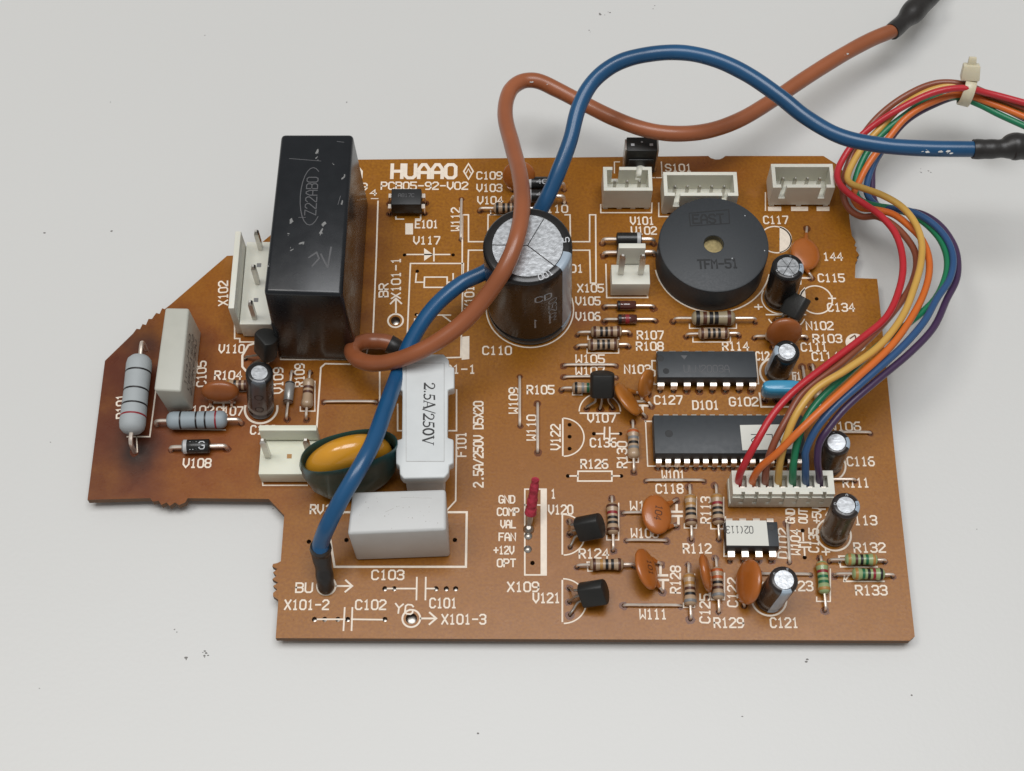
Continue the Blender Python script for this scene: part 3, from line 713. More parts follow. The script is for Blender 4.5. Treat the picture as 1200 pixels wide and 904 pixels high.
def opto():
    h = 4.6; c = P(476, 230.5, h); c.z = 0
    mb = MB(); mb.box(-3.15, 3.15, -2.0, 2.0, 1.3, h, .1, .1)
    o = part('optocoupler', mb.mesh('optocoupler', 30, bevel=.14), M_['chip_dark'], board, c, None, 'small black four-legged optocoupler below the large maker name')
    mb = MB(); lettering(mb, 'A817C', 3.2, .8, .12, h+.02); mb.v = [v+Vector((-1.6, .3, 0)) for v in mb.v]; part('printed_marking', mb, M_['scratch'], o, smooth=0)
    for s in (-1, 1):
        for y in (-1.27, 1.27):
            mb = MB(); x0, x1 = sorted((s*3.1, s*3.75)); mb.box(x0, x1, y-.5, y+.5, 2.7, 2.95); x0, x1 = sorted((s*3.55, s*3.78)); mb.box(x0, x1, y-.5, y+.5, 1.2, 2.698); mb.box(x0, x1, y-.22, y+.22, -1.3, 1.198)
            part('pin', mb.mesh('pin', 0), M_['tin'], o); hole_mm(c.x+s*3.66, c.y+y, .4)
    patch((475,262),(484,262),(484,275),(475,275)); line((464,254),(464,257),(473,257)); line((493,252),(493,257),(487,257))
opto()

def fuse_holder():
    h = 11.6
    cover = [(480,415),(520,415),(526,422),(526.5,429),(532.5,430.5),(532.5,455),(525,457),(524.5,513),(531.5,515),(531.5,543),(526.5,545),(526,554),(521,560),(473,561),(468.5,556),(468,546),(464,543),(464,516),(471,514),(471.5,458),(466,456),(466,430),(472,428),(472.5,421)]
    pts = [P(*q, h) for q in cover]; c = sum(pts, Vector())/len(pts); c.z = 0; pts = [p-c for p in pts][::-1]
    o = part('fuse_holder', MB().prism(pts, h-2.6, h).mesh('cover', 30, bevel=.28, seg=3), M_['cold_white'], board, c, None, 'white plastic fuse holder with a rating label, crossed by the blue wire')
    xs = [p.x for p in pts]; ys = [p.y for p in pts]
    mb = MB()
    a, b = P(474, 560, h)-c, P(522, 417, h)-c
    mb.box(a.x, b.x, a.y+.5, a.y+6.2, .2, h-2.62); mb.box(a.x, b.x, b.y-6.0, b.y-.5, .2, h-2.62); mb.box(a.x+1.3, b.x-1.3, a.y+6.2, b.y-6.0, .2, 3.4)
    part('base', mb.mesh('base', 30, bevel=.2), M_['cold_white'], o)
    part('glass_tube', MB().lathe([(2.2,-7),(2.6,-6.9),(2.6,6.9),(2.2,7)], 20, Matrix.Translation(((a.x+b.x)/2, (a.y+b.y)/2, 6)) @ Matrix.Rotation(math.pi/2, 4, 'X')), M_['diode_grey'], o)
    lab = [P(*q, h)-c for q in ((476,541),(520.5,541),(520.5,426),(476,426))]
    mb = MB(); mb.hexa([(p.x, p.y, h) for p in lab], [(p.x, p.y, h+.07) for p in lab]); lb = part('rating_label', mb, M_['cold_white'], o, smooth=0)
    mb = MB(); ribbon(mb, [(p.x, p.y) for p in lab], .07, h+.078, close=True); part('label_edge', mb, M_['diode_grey'], o, smooth=0)
    # serif figures running down the label
    A, B = P(502, 449, h)-c, P(502, 521.5, h)-c; Ln = A.y-B.y; Ht = (P(508.5,480,h)-P(495.5,480,h)).length; cxm = (P(496.3,480,h)-c).x
    def arc(cx, cy, rx, ry, a0, a1, n=12): return [(cx+rx*math.cos(math.radians(a0+(a1-a0)*k/n)), cy+ry*math.sin(math.radians(a0+(a1-a0)*k/n))) for k in range(n+1)]
    TK, TN = .34, .13          # thick and thin strokes of a serif face, on a cap height of 1
    zero = [(arc(.3,.5,.235,.47,105,255), TK), (arc(.3,.5,.235,.47,-75,75), TK), (arc(.3,.5,.2,.47,70,110,6), TN), (arc(.3,.5,.2,.47,250,290,6), TN)]
    two = [(arc(.27,.72,.22,.24,165,20), .2), ([(.475,.80),(.48,.66),(.40,.48),(.24,.26),(.07,.07)], .26), ([(.05,.055),(.5,.055)], .34), ([(.52,.05),(.56,.2)], .14), (arc(.09,.74,.03,.03,0,360), .16)]
    five = [([(.50,.96),(.2,.94)], .3), ([(.18,.97),(.14,.55)], TN), ([(.14,.56),(.30,.6),(.43,.52),(.485,.36),(.46,.18),(.34,.05),(.18,.02),(.07,.07)], .26), (arc(.09,.1,.03,.03,0,360), .16)]
    AA = [([(.04,.03),(.33,1.0)], TN+.03), ([(.34,1.0),(.63,.03)], TK), ([(.14,.34),(.5,.34)], TN), ([(-.03,.02),(.16,.02)], TN), ([(.5,.02),(.76,.02)], TN)]
    VV = [([(.1,.97),(.38,.03)], TK), ([(.4,.02),(.66,.97)], TN+.03), ([(-.02,.98),(.24,.98)], TN), ([(.56,.98),(.76,.98)], TN)]
    seq = [(two,.6), ([(arc(.13,.07,.03,.04,0,360), .2)],.28), (five,.6), (AA,.72), ([([(.0,-.08),(.32,1.06)], .17)],.34), (two,.6), (five,.6), (zero,.62), (VV,.72)]
    tot = sum(w for _, w in seq); x0 = 0; mb = MB(); sc = Ln/tot
    for strokes, w in seq:
        for k, (pts_, wd) in enumerate(strokes):
            ribbon(mb, [(cxm+y*Ht, A.y-(x0+x)*sc) for x, y in pts_], wd*1.05, h+.085+.005*k)
        x0 += w
    part('rating_print', mb, M_['black_print'], o, smooth=0)
    return o
fuse_holder()

def varistor():
    # disc standing on edge inside a flattened heat-shrink sleeve
    b = P(408, 566, 0); z = 14
    a1, a2 = P(350, 543, z), P(465, 511, z); v = (a2-a1); v.z = 0; L = v.length; v.normalize(); n = Vector((-v.y, v.x, 0)); c = (a1+a2)/2; c = Vector((c.x, c.y, 0))
    R = Matrix((v, n, Z)).transposed()
    mb = MB(); vs = []; N = 48
    rings = [(.5,.45,.62),(1.2,.58,.85),(2.4,.75,.97),(4.2,.88,1.0),(6.6,.97,1),(9.5,1,1.02),(12,1.0,1.0),(13.6,.985,.98),(14.0,.97,.94),(13.7,.945,.88),(12.5,.93,.84),(9,.90,.8)]
    for zz, kx, ky in rings:
        for k in range(N):
            t = 2*math.pi*k/N; wob = 1+.02*math.sin(3*t+zz)
            sx, sy = math.cos(t), math.sin(t)
            dz = -.7*sx*(1 if zz > 11 else 0)-1.2*abs(sx)**3*(1 if zz > 11 else 0)
            vs.append((L/2*kx*math.copysign(abs(sx)**.85, sx)*wob, 3.75*ky*math.copysign(abs(sy)**.9, sy)*wob-max(0, 9-zz)*.16, zz+dz))
    fs = [(i*N+k, i*N+(k+1)%N, (i+1)*N+(k+1)%N, (i+1)*N+k) for i in range(len(rings)-1) for k in range(N)]
    fs.append(tuple(range(N-1,-1,-1))); mb.add(vs, fs)
    o = part('varistor', mb.mesh('sleeve', 60), M_['shrink_dark'], board, c, R, 'mustard-yellow varistor disc wrapped in dark green-black heat-shrink sleeve')
    M = Matrix.Translation((-.4, 0, 8.9)) @ Matrix.Rotation(math.radians(90), 4, 'X') @ Matrix.Diagonal((L/2*.90, 7.6, 3.15, 1))
    pr = [(max(.02, abs(math.cos(a))**.6), math.sin(a)) for a in [math.pi*(k/14-.5) for k in range(15)]]
    part('disc', MB().lathe(pr, 48, M).mesh('disc', 70), M_['varistor'], o)
    for s in (-1, 1):
        q = c+v*s*3.7; hole_mm(q.x, q.y, .5); part('lead', MB().tube([(s*3.7,0,-1.3),(s*3.7,0,3)], .35, 8, 1), M_['tin'], o)
varistor()

# ------------------------------------------------------------ electrolytic capacitors
o, Hc, r = can('largest electrolytic capacitor, wide black can with the brown wire lying across its silver top', (621,362), (618.2,288), 24.6, 8.35, rs=.80, sect=(62,178,318), stripe=(-40,-12,'stripe'), rot0=0, gap=.13,
    marks=[('5',8,1.0,'print'),('OO1',-63,1.0,'print')])
side_print(o, r, Hc, 'CD', -70, 18.4, 3.2, 2.0, 'stripe', .3); side_print(o, r, Hc, 'WV250', -57, 12, 9.0, 1.7, 'stripe', .16, True); side_print(o, r, Hc, 'Z', -72, 9, 3.0, 3.0, 'stripe', .35, True)
ring(621, 362, 8.75)
cans = [
 ('medium black electrolytic capacitor with a cross-scored top, right of the buzzer', (913.5,350), (923.5,312.5), 11.8, 3.12, .70, (2,60,122,180,240,300), (-28,12,'stripe'), 'sleeve', [('O',-3,1.,'black_print'),('O',205,1.,'print'),('-',75,.9,'print'),('I',285,1.3,'print')]),
 ('small black electrolytic capacitor standing behind the blue resonator', (910.5,437), (922.5,412), 9.6, 2.5, .66, (90,), (150,200,'stripe'), 'sleeve', [('-',260,1.,'print'),('-',60,1.,'print')]),
 ('small brown-black electrolytic capacitor partly behind the ribbon wires, beside the printed C116', (970.5,545), (980.3,518.5), 10.6, 2.55, .68, (90,), (-30,25,'stripe'), 'sleeve_brown', [('-',100,1.,'print'),('-',240,1.,'print')]),
 ('leaning brown-black electrolytic capacitor right of the white seven-way plug', (976.5,627), (991.3,592), 13.2, 2.55, .66, (90,), (-35,20,'stripe'), 'sleeve_brown', [('C',0,1.,'black_print'),('O',175,1.,'print'),('-',250,1.1,'print'),('V',80,1.,'print')]),
 ('leaning brown-black electrolytic capacitor nearest the bottom edge', (901.5,703), (919,679.5), 11.0, 2.6, .70, (90,), (255,300,'stripe'), 'sleeve_brown', [('V',150,1.,'print'),('5',70,1.,'print')]),
 ('small black electrolytic capacitor with a grey stripe facing the front, beside the printed V109', (306,479), (304,437), 14.2, 2.55, .62, (90,), (238,302,'stripe_dark'), 'sleeve', []),
]
for lab, b, t, h, r_, rs, sect, st, sl, mk in cans:
    o, Hc, r = can(lab, b, t, h, r_, rs=rs, sect=sect, stripe=st, sleeve=sl, marks=mk, gap=.06)
    if 'facing the front' in lab:
        for zc in (9.0, 4.2):
            mb = MB()
            for K, ss in ((6, .95),):
                ribbon(mb, [((r+.05)*math.cos(-math.pi/2+.34*math.cos(a)*ss), zc+.95*math.sin(a)) for a in [math.pi*2*k/8+math.pi/8 for k in range(8)]], .2, 0,
                    f=lambda x, y, z: (x, -math.sqrt(max(0, (r+.05)**2-x*x)), y), close=True)
            part('printed_marking', mb, M_['black_print'], o, smooth=0)
        mb = MB(); ribbon(mb, [(-1.2, 7.6),(0,6.7),(1.2,7.6)], .18, 0, f=lambda x, y, z: (x, -math.sqrt(max(0, (r+.05)**2-x*x)), y)); part('printed_marking', mb, M_['black_print'], o, smooth=0)

# ------------------------------------------------------------ connectors
shroud('white four-pin header in the upper right corner of the board', (935.5,242), 4, w=12.6)
shroud('white five-pin header partly hidden behind the buzzer', (817.5,251.5), 5, w=15.0)
shroud('white three-pin header in front of the black push switch', (733.5,245.5), 3, w=9.9, solid_front=True, back_notches=True)
wall_header('white two-pin header with an upright tab, left of the buzzer', (737.5,347.5), 2, (0, 1), w=7.6, d=5.9, h=4.9, wall=10.8, wallw=5.3)
wall_header('ivory two-pin header with an empty middle position, left of the varistor', (341,566), 3, (0, 2), d=8.2, h=4.2, wall=8.4, mat='ivory_nylon', w=11.1, wallw=10.8)
wall_header('white three-pin header with tall bare pins along the left side of the black relay', (326,347), 5, (0, 2, 4), rot=90, d=7.6, h=5.4, wall=10.6, mat='white_nylon', w=18.8, wallw=17.4)

# plug of the ribbon harness sits in this low header
def low_header():
    a = P(853, 596, 0); b = P(972, 596, 0); c = (a+b)/2; c.y += 2.6
    mb = MB(); w = (b-a).length/2; mb.box(-w, w, -2.5, 2.5, .3, 2.4); mb.box(-w+.5, w-.5, -2.1, 2.1, 0, .298)
    o = part('pin_header', mb.mesh('pin_header', 30, bevel=.1), M_['white_nylon'], board, c, None, 'low white seven-way header under the ribbon plug')
    for k in range(7): hole_mm(c.x+(k-3)*2.5, c.y, .42)
    return c, w
LHC, LHW = low_header()

# ------------------------------------------------------------ chips
nn, nc = dip('sixteen-pin black chip below the buzzer, with a faint part number on top', (828.5,427), 8, 2.54, 19.3, 6.3, 7.7, ztop=4.0)
mb = MB(); lettering(mb, 'ULN2003A', 8.7, 1.5, .15, 4.02); mb.v = [v+Vector((-4.5,-1.0,0)) for v in mb.v]; part('printed_marking', mb, M_['scratch'], nn, smooth=0)
mb = MB(); mb.lathe([(.62,4.0),(.6,4.012)], 20, Matrix.Translation((-8.0,-1.5,0))); mb.lathe([(.7,4.0),(.65,4.012)], 20, Matrix.Translation((-9.0,1.2,0))); part('index_dimple', mb, M_['buzzer_mark'], nn, smooth=0)
mb = MB(); mb.add([(-5.0,1.9,4.015),(-3.7,1.9,4.015),(-4.35,1.0,4.015)], [(0,2,1)]); part('printed_triangle', mb, M_['scratch'], nn, smooth=0)
dd, dc = dip('long thirty-two-pin black chip with a paper sticker, running under the ribbon wires', (854.5,509), 16, 1.778, 28.6, 8.6, 10.2, ztop=4.4, pw=1.0)
mb = MB(); mb.lathe([(.75,4.40),(.72,4.412)], 24, Matrix.Translation((-11.4,.1,0))); part('index_dimple', mb, M_['buzzer_mark'], dd, smooth=0)
lp = [P(*q, 4.42)-dc for q in ((870,528),(930,526.5),(929,497.5),(867,498.5))]
mb = MB(); mb.hexa([(p.x,p.y,4.402) for p in lp], [(p.x,p.y,4.48) for p in lp]); part('paper_sticker', mb, M_['paper'], dd, smooth=0)
q = P(898, 514, 4.48)-dc; mb = MB(); lettering(mb, 'VL 2', 5.4, 1.6, .17, 0)
mb.v = [Vector((q.x+2.6-v.x, q.y-v.y, 4.5+v.z)) for v in mb.v]; part('sticker_print', mb, M_['black_print'], dd, smooth=0)
ee, ec = dip('small eight-pin black chip with a white sticker below the ribbon plug', (881.5,626), 4, 2.54, 9.8, 5.4, 7.6, ztop=4.0)
lp = [P(*q, 4.0)-ec for q in ((851.5,639.5),(901,640),(898,610.5),(850.5,610.5))]
mb = MB(); mb.hexa([(p.x,p.y,4.002) for p in lp], [(p.x,p.y,4.09) for p in lp]); part('paper_sticker', mb, M_['paper'], ee, smooth=0)
q = P(867, 621, 4.1)-ec; mb = MB(); lettering(mb, '02(113', 4.9, 1.35, .15, 0)
mb.v = [Vector((q.x+2.4-v.x, q.y-v.y, 4.11+v.z)) for v in mb.v]; part('sticker_print', mb, M_['black_print'], ee, smooth=0)
mb = MB(); mb.lathe([(.62,4.0),(.6,4.012)], 20, Matrix.Translation((3.6,1.3,0))); part('index_dimple', mb, M_['buzzer_mark'], ee, smooth=0)

# ------------------------------------------------------------ resistors, diodes, jumpers
B = dict
resistor('tan striped resistor in front of the red glass diodes, beside the printed R107', (677,393), (738,392), ('brown','black','black','brown','brown'), body=(710.5,388))
resistor('tan striped resistor beside the printed R108', (676,408), (737,407), ('brown','black','black','black','brown'), body=(707,404))
resistor('tan resistor half hidden behind a black transistor, beside the printed R105', (658,458), (714,458), ('black','green' if 0 else 'grey','dgreen','black','brown'), body=(689,455))
resistor('tan resistor with dark stripes tucked behind the largest capacitor', (562,248), (629,248), ('black','black','black','black','brown'), body=(596,242))
axial('resistor', 'thicker olive-tan resistor just in front of the buzzer', (789,378), (885,378), 8.8, 3.0, 1.8, 'olivetan', [(.14,'black'),(.30,'brown'),(.44,'black'),(.56,'black'),(.84,'brown')], body_px=(836,372.5))
resistor('small tan resistor with dark stripes above the printed R114', (804,395), (866,394), ('brown','black','black','black','brown'), body=(836.5,391))
resistor('tan resistor partly hidden behind an orange disc, below the printed R104', (256,455), (313,455), ('gold','black','brown','brown',None), body=(282,449))
axial('power_resistor', 'blue-grey resistor with dark rings lying across, left of the ivory header', (184,499), (283,497), 11.6, 3.5, 2.2, 'bluegrey', [(.24,'black'),(.50,'black'),(.65,'black'),(.82,'red')], pr=FAT, body_px=(231,491.5), leadr=.36, bw=.03)
axial('power_resistor', 'large pale grey power resistor with thin rings, standing over the scorched patch', (171.5,410), (158,530), 16.4, 5.0, 4.0, 'palegrey', [(.77,'black'),(.53,'black'),(.335,'black'),(.20,'red')][::1] and [(.23,'black'),(.47,'black'),(.66,'black'),(.80,'red')], pr=FAT, body_px=(162,462), leadr=.42, bw=.022)
axial('diode', 'black diode with a silver ring above the printed V108', (201,528), (266,526), 5.3, 2.7, 1.5, 'diode_black', [(.10,'silver')], pr=CYL, body_px=(230,523.5), leadr=.40, bw=.17)
dv = [o_ for o_ in bpy.data.objects if o_.get('label') == 'black diode with a silver ring above the printed V108'][0]
mb = MB(); rr = 1.38
for s_, x_, w_ in (('IN', -1.3, 1.5), ('G', .75, 1.0)):
    lettering(mb, s_, w_, 1.5, .2, 0, lambda x, y, z, x_=x_: (x+x_, rr*math.sin(y/rr-.25), 1.5+rr*math.cos(y/rr-.25)+z))
part('printed_marking', mb, M_['print'], dv, smooth=0)
axial('diode', 'small silver-grey glass diode beside the printed V109', (343,437), (336.5,492), 4.4, 1.9, 1.3, 'diode_grey', [(.08,'black'),(.96,'brown')], pr=CYL, body_px=(337.5,460), bw=.06)
resistor('tan resistor with brown stripes beside the printed R109', (364,437), (359.5,492), (None,'brown','brown',None,None), body=(361,461))
axial('diode', 'black diode directly behind the tab of the two-pin header', (706,286), (766,286), 5.2, 2.7, 1.9, 'diode_black', [(.88,'silver')], pr=CYL, body_px=(737,279), leadr=.38, bw=.14)
axial('diode', 'black diode hidden by the tab of the two-pin header, only its leads showing', (707,300), (767,299), 5.2, 2.5, 1.3, 'diode_black', [(.88,'silver')], pr=CYL, leadr=.38, bw=.14)
axial('diode', 'dark red glass diode just below the two-pin header', (708,361), (766,361), 3.9, 1.9, 1.0, 'glass_red', [(.1,'black')], pr=CYL, body_px=(734,357), bw=.14)
axial('diode', 'bright red glass diode behind the printed R107 resistor', (708,377), (768,377), 3.9, 1.9, 1.0, 'b_red' if 0 else 'glass_red', [(.1,'black'),(.5,'red')], pr=CYL, body_px=(735,373.5), bw=.2)
for y, lab in ((223, 'black diode between the brown and blue wires, upper of two'), (238, 'black diode between the brown and blue wires, just behind the largest capacitor')):
    o = axial('diode', lab, (600,y), (661,y), 5.2, 2.7, 2.6, 'diode_black', [(.12,'silver')], pr=CYL, leadr=.38, body_px=(632,y-10), bw=.12)
    mb = MB(); sub = lettering(MB(), '4O', 2.2, 1.3, .17, 0); mb.add([Vector((v.x-.6, -.35+v.y*.8-.1, 2.6+1.37-.12*(v.y-.1)**2+.02)) for v in sub.v], sub.f); part('printed_marking', mb, M_['print'], o, smooth=0)
resistor('tan resistor standing left of the long chip, beside the printed R130', (741,495), (742.5,554), ('orange','grey','black','grey',None), body=(740.5,520))
resistor('tan resistor just right of the upper dark transistor', (716.5,584), (718.5,646), ('brown','red','black','black','brown'), body=(717.5,608))
resistor('tan resistor above the printed R112', (807.5,571), (810,633), ('gold','gold','black','black','brown'), body=(808.3,598))
resistor('tan resistor beside the printed R113, left of the small chip', (838,570), (842,633), ('gold','red','black','black','brown'), body=(840,597))
resistor('tan resistor lying across, above the lower dark transistor', (676,665), (743,664), ('brown','gold','black','black','brown'), body=(711,661))
resistor('tan resistor beside the printed R128', (806,662), (809,726), ('gold','gold','brown','black','grey'), body=(809.5,691))
resistor('tan resistor above the printed R129', (838,655), (842,718), ('orange','orange','black','brown','grey'), body=(841.5,684))
resistor('green striped resistor standing upright beside the printed R131', (960.5,654), (966.5,716), ('gold','red','dgreen','dgreen','gold'), 'green', body=(964.5,677))
resistor('green striped resistor below the printed R132, upper of the two lying side by side', (971.5,658.5), (1037,659), ('gold','brown','black','dgreen','gold'), 'green', body=(1009,654.5), L=6.1)
resistor('green striped resistor above the printed R133, lower of the two lying side by side', (978,675), (1046,676), ('gold','dgreen','black','red','black'), 'green', body=(1017.5,671.5), L=6.1)
resistor('tan resistor hidden under the ribbon plug, one lead showing beside the printed R111', (925,564), (1001.5,564), (None,)*5, body=(936,563), D=1.9, z=1.0)
resistor('tan resistor hidden by the brown-orange disc, leads showing beside the printed R103', (883.5,397), (945,397), (None,)*5, body=(915,394), D=2.0, z=1.1)
resistor('small tan resistor almost hidden under the red wire, right of the blue resonator', (950.5,430), (961,486), (None,)*5, body=(956,452), D=1.9)
for lab, a, b in (('upright thin jumper wire beside the printed W112', (541,234), (540,281)), ('jumper wire beside the printed W109', (609,442), (609,499)), ('jumper wire beside the printed W110', (630,473), (630,530)),
    ('jumper wire under the printed W105', (661,429), (722,429)), ('jumper wire passing behind a black transistor under W107', (661,443), (722,443)), ('jumper wire under the printed W101', (757,564), (825,564)),
    ('short jumper wire running under the orange disc marked 104', (730,602), (775,602)), ('jumper wire under the printed W108', (734,634), (781,634.5)), ('long jumper wire above the printed W111', (731,710), (798,710.5)),
    ('jumper wire beside the printed W106, right of a brown-black capacitor', (972,508), (1020,508)), ('jumper wire alone in the printed octagon, left of the fuse holder', (380,472), (441,472)),
    ('jumper wire running upright beside the printed W104', (922,614), (925,660)), ('jumper wire passing behind the capacitor nearest the bottom edge', (891,673.5), (950,674)), ('short wire stub beside the burnt corner capacitor', (940,430), (943,452))):
    jumper(lab, a, b)

# ------------------------------------------------------------ ceramic discs and the resonator
disc('orange disc capacitor printed 104, left of two tan resistors', (769.5,603), 2.2, 90, 16, 2.95, 3.95, 1.9, [(793,587),(793,617)], txt='104', tang=80, side=1)
disc('tilted orange disc capacitor above a long jumper wire', (757.5,667), 3.4, 100, 50, 3.1, 4.0, 1.7, [(775,662),(776,694)], txt='101', tang=85, side=1)
disc('narrow orange disc capacitor on edge between two tan resistors', (827,671), 4.2, 96, 76, 3.6, 3.5, 1.9, [(829,668),(832,700)], side=1)
disc('orange disc capacitor on edge, left of the capacitor nearest the bottom edge', (877.5,682), 4.2, 90, 62, 3.7, 4.2, 2.0, [(872,679),(872,711)], side=-1)
disc('orange-brown disc capacitor lying back above the printed C107', (258,459), 3.6, 0, 62, 2.4, 3.7, 2.2, [(247,477),(272,477)], 'disc_brown')
disc('brown-orange disc capacitor leaning behind a small black capacitor', (919,390), 4.2, 0, 66, 3.5, 3.5, 2.2, [(906,408),(931,408)], 'disc_brown')
disc('peach-orange disc capacitor half hidden behind the brown wire', (608,206), 4.0, 0, 62, 3.3, 3.4, 1.9, [(598,222),(617,222)], 'disc')
disc('round orange disc capacitor lying flat in the upper right, beside the printed 144', (943.5,298), 1.7, 84, 12, 3.1, 3.75, 1.9, [(945,268),(951,327)], 'disc', legu=0, legv=.8)
disc('amber disc capacitor leaning against the right side of a black transistor', (735,468), 2.9, 118, 48, 2.7, 3.9, 1.6, [(753,463),(756,489)], 'disc_amber', side=1)
disc('amber-brown disc capacitor on edge left of the sixteen-pin chip', (757,450), 3.4, 62, 72, 3.2, 2.8, 1.5, [(760,463),(763,477)], 'disc_amber', side=1)
def resonator():
    z = 5.6; a, b = P(893, 455, z), P(939, 455, z); c = (a+b)/2; L = (b-a).length; c.z = 0
    mb = MB(); vs = []; N = 32; rings = [(3.0,.88,.5),(3.3,.95,.8),(4.0,1,1),(5.6,1,1),(6.4,.985,.93),(6.85,.95,.78),(7.0,.9,.55)]
    for zz, kx, ky in rings:
        for k in range(N):
            t = 2*math.pi*k/N; e = .42
            vs.append((L/2*kx*math.copysign(abs(math.cos(t))**e, math.cos(t)), 1.35*ky*math.copysign(abs(math.sin(t))**.7, math.sin(t)), zz))
    fs = [(i*N+k, i*N+(k+1)%N, (i+1)*N+(k+1)%N, (i+1)*N+k) for i in range(len(rings)-1) for k in range(N)]+[tuple(range(N-1,-1,-1)), tuple(range((len(rings)-1)*N, len(rings)*N))]
    o = part('resonator', mb.add(vs, fs).mesh('resonator', 60), M_['blue_disc'], board, c, None, 'blue ceramic resonator right of the printed G102')
    for x in (-2.5, 0, 2.5): part('lead', MB().tube([(x,0,-1.3),(x,0,3.4)], .27, 8, 1), M_['solder'], o); hole_mm(c.x+x, c.y, .42)
resonator()

# ------------------------------------------------------------ transistors
transistor('black transistor standing above the printed V107', (705.5,465), 2.7, (0,.72,.70), (0,-.7,.7), [(687,479),(703,480),(718,479)])
transistor('black transistor bent over to the right below the printed V120', (677,621), 2.9, (.88,.02,.42), (-.35,-.80,.55), [(667,611),(667,626),(668,642)])
transistor('black transistor bent over to the right beside the printed V121', (681,698), 2.9, (.90,.02,.38), (-.35,-.80,.55), [(667,690),(667,706),(668,721)])
transistor('black transistor leaning against the corner of the relay, beside the printed V110', (310.5,416), 3.9, (.16,.30,1), (-.75,-.6,0), [(288,421),(297,428),(307,432)], L=5.2)
transistor('rough black transistor leaning back against the medium capacitor, above the printed N102', (925,371), 3.0, (.45,.72,.5), (-.6,-.3,.75), [(909,376),(921,382),(933,378)])

# pink-sleeved pin at the programming header
pa = P(619.5, 617, .3); pb = P(627.5, 562, 9.5)
o = part('sleeved_pin', MB().tube([pa-pa, (pb-pa)*.38], .6, 10, 1), M_['solder'], board, pa, None, 'leaning pin in a dark pink sleeve at the top of the six-hole row')
part('pink_sleeve', MB().tube([(pb-pa)*t for t in (.27,.4,.55,.7,.86,1)], lambda t: 1.12-.40*t+.05*math.sin(t*19)+.03*math.sin(t*47), 14, 7), M_['pink'], o)
part('solder_blob', MB().lathe([(1.1,-.3),(1.05,0),(.85,.5),(.4,.9)], 14, Matrix.Translation((0,-.5,-.2))), M_['solder'], o)
for i, (px, py, l_) in enumerate(((619,595,0),(618.5,613,0),(619,630,1),(618,645,1),(624,660,0))):
    hole(px, py, .55 if l_ else .45, False)
for px, py in ((619,628.5),(618.5,644)):
    q = P(px, py); part('solder_blob', MB().lathe([(.85,-.25),(.75,.12),(.4,.35),(.1,.42)], 12), M_['solder'], board, q)

# ------------------------------------------------------------ silkscreen
for s, x0, x1, y in [('E101',487,513,263),('V117',485,515,282),('C109',559,588,206),('V103',559,588,220.5),('V104',560,589,235),('R110',632,665,245),('C110',566,599,411),
    ('V110',257,286,409),('R104',252,283,440),('C107',254,284,482),('R102',216,250,481),('C108',294,323,504),('V108',215,247,543),('X101-1',503,557,433),('V101',739,766,259),('V102',740,769,270.5),
    ('X105',677,707,338),('V105',675,703,353),('V106',675,703,371),('X101',652,683,315),('R107',747,777,393),('R108',746,777,406),('W105',675,708,421),('W107',675,708,435),('N103',732,762,433),
    ('R105',618,649,457),('V107',689,721,490),('C127',767,799,469),('D101',812,842,475),('G102',855,888,471),('C136',692,722,519),('R126',681,712,544),('W101',776,802,557),('C118',769,800,573),
    ('C117',895,923,258),('144',965,987,301),('C115',959,989,326),('C134',970,1001,360.5),('N102',945,976,382),('R103',953,986,397),('C111',939,969,407),('C114',952,982,418),('R114',847,877,406),
    ('C12',886,901,417.5),('W106',972,1008,500),('C116',993,1024,541),('R111',988,1018,566),('C113',992,1027,610),('R132',1001,1037,642),('R133',1003,1039,692),('C121',903,935,730),('R129',837,871,730),
    ('R112',801,833,643),('C123',917,952,687),('V120',643,671,597.5),('W110',739,775,593),('W108',740,771,625),('R124',679,713,649),('W111',750,781,720),('V121',625,656,701),('X109',595,631,688),
    ('C103',436,473,674),('BU',347,366,689),('X101-2',334,385,709),('C102',417,452,709),('C101',504,535,707),('X101-3',518,569,726),('RV101',364,404,597),('S101',780,810,197)]:
    text(s, x0, x1, y)
text('C125', 757, 768, 676, 1.6)
for s, x0, x1, y in [('GND',585,603,585.5),('COMP',583,608,600),('VAL',587,604,614.5),('FAN',585,604,629.5),('+12V',579,602,645),('OPT',583,604,660)]: text(s, x0, x1, y, 1.45, .28)
text('1', 646, 651, 579); text('PCB05-92-V02', 447, 548, 218, 1.75); text('HUAAO', 459.5, 534, 201, 3.3, .74)
text('+', 884.5, 893, 360, 1.6); text('+', 971, 979, 350, 1.6); text('+', 963.5, 972, 647, 1.8); text('C9', 414, 430, 219, 1.6); text('4', 434, 441, 226, 1.3)
q = P(463, 714); o = text('YG', 463, 484, 713); o.rotation_euler = (0, 0, math.radians(-5))
for s, x, y0, y1 in [('F101',540.5,535,507),('2.5A/250V D5X20',560.5,571,471),('W112',534,270.5,244),('X101-1',464,350,303),('BR',449.5,348,333),('X101',550,362,336),('X102',261.5,358,330),('R101',142,490,463),
    ('C105',236,453,424),('V109',326,461,431.5),('R109',351,453,427),('W109',602,484.5,455),('W110',623,516,487),('V122',651,527,498),('R130',729,548,518),('R128',791.5,695,664),('C125',826,730,697),
    ('C122',858.5,711,678),('R113',827,613,583),('D102',917.5,654,620),('W104',932,650,621),('C135',953.5,647,620)]: vtext(s, x, y0, y1)
for s, x, y0, y1 in [('GND',926,613,597),('OUT',941,613,597),('+5V',957,613,596),]: vtext(s, x, y0, y1, 1.55, .28)
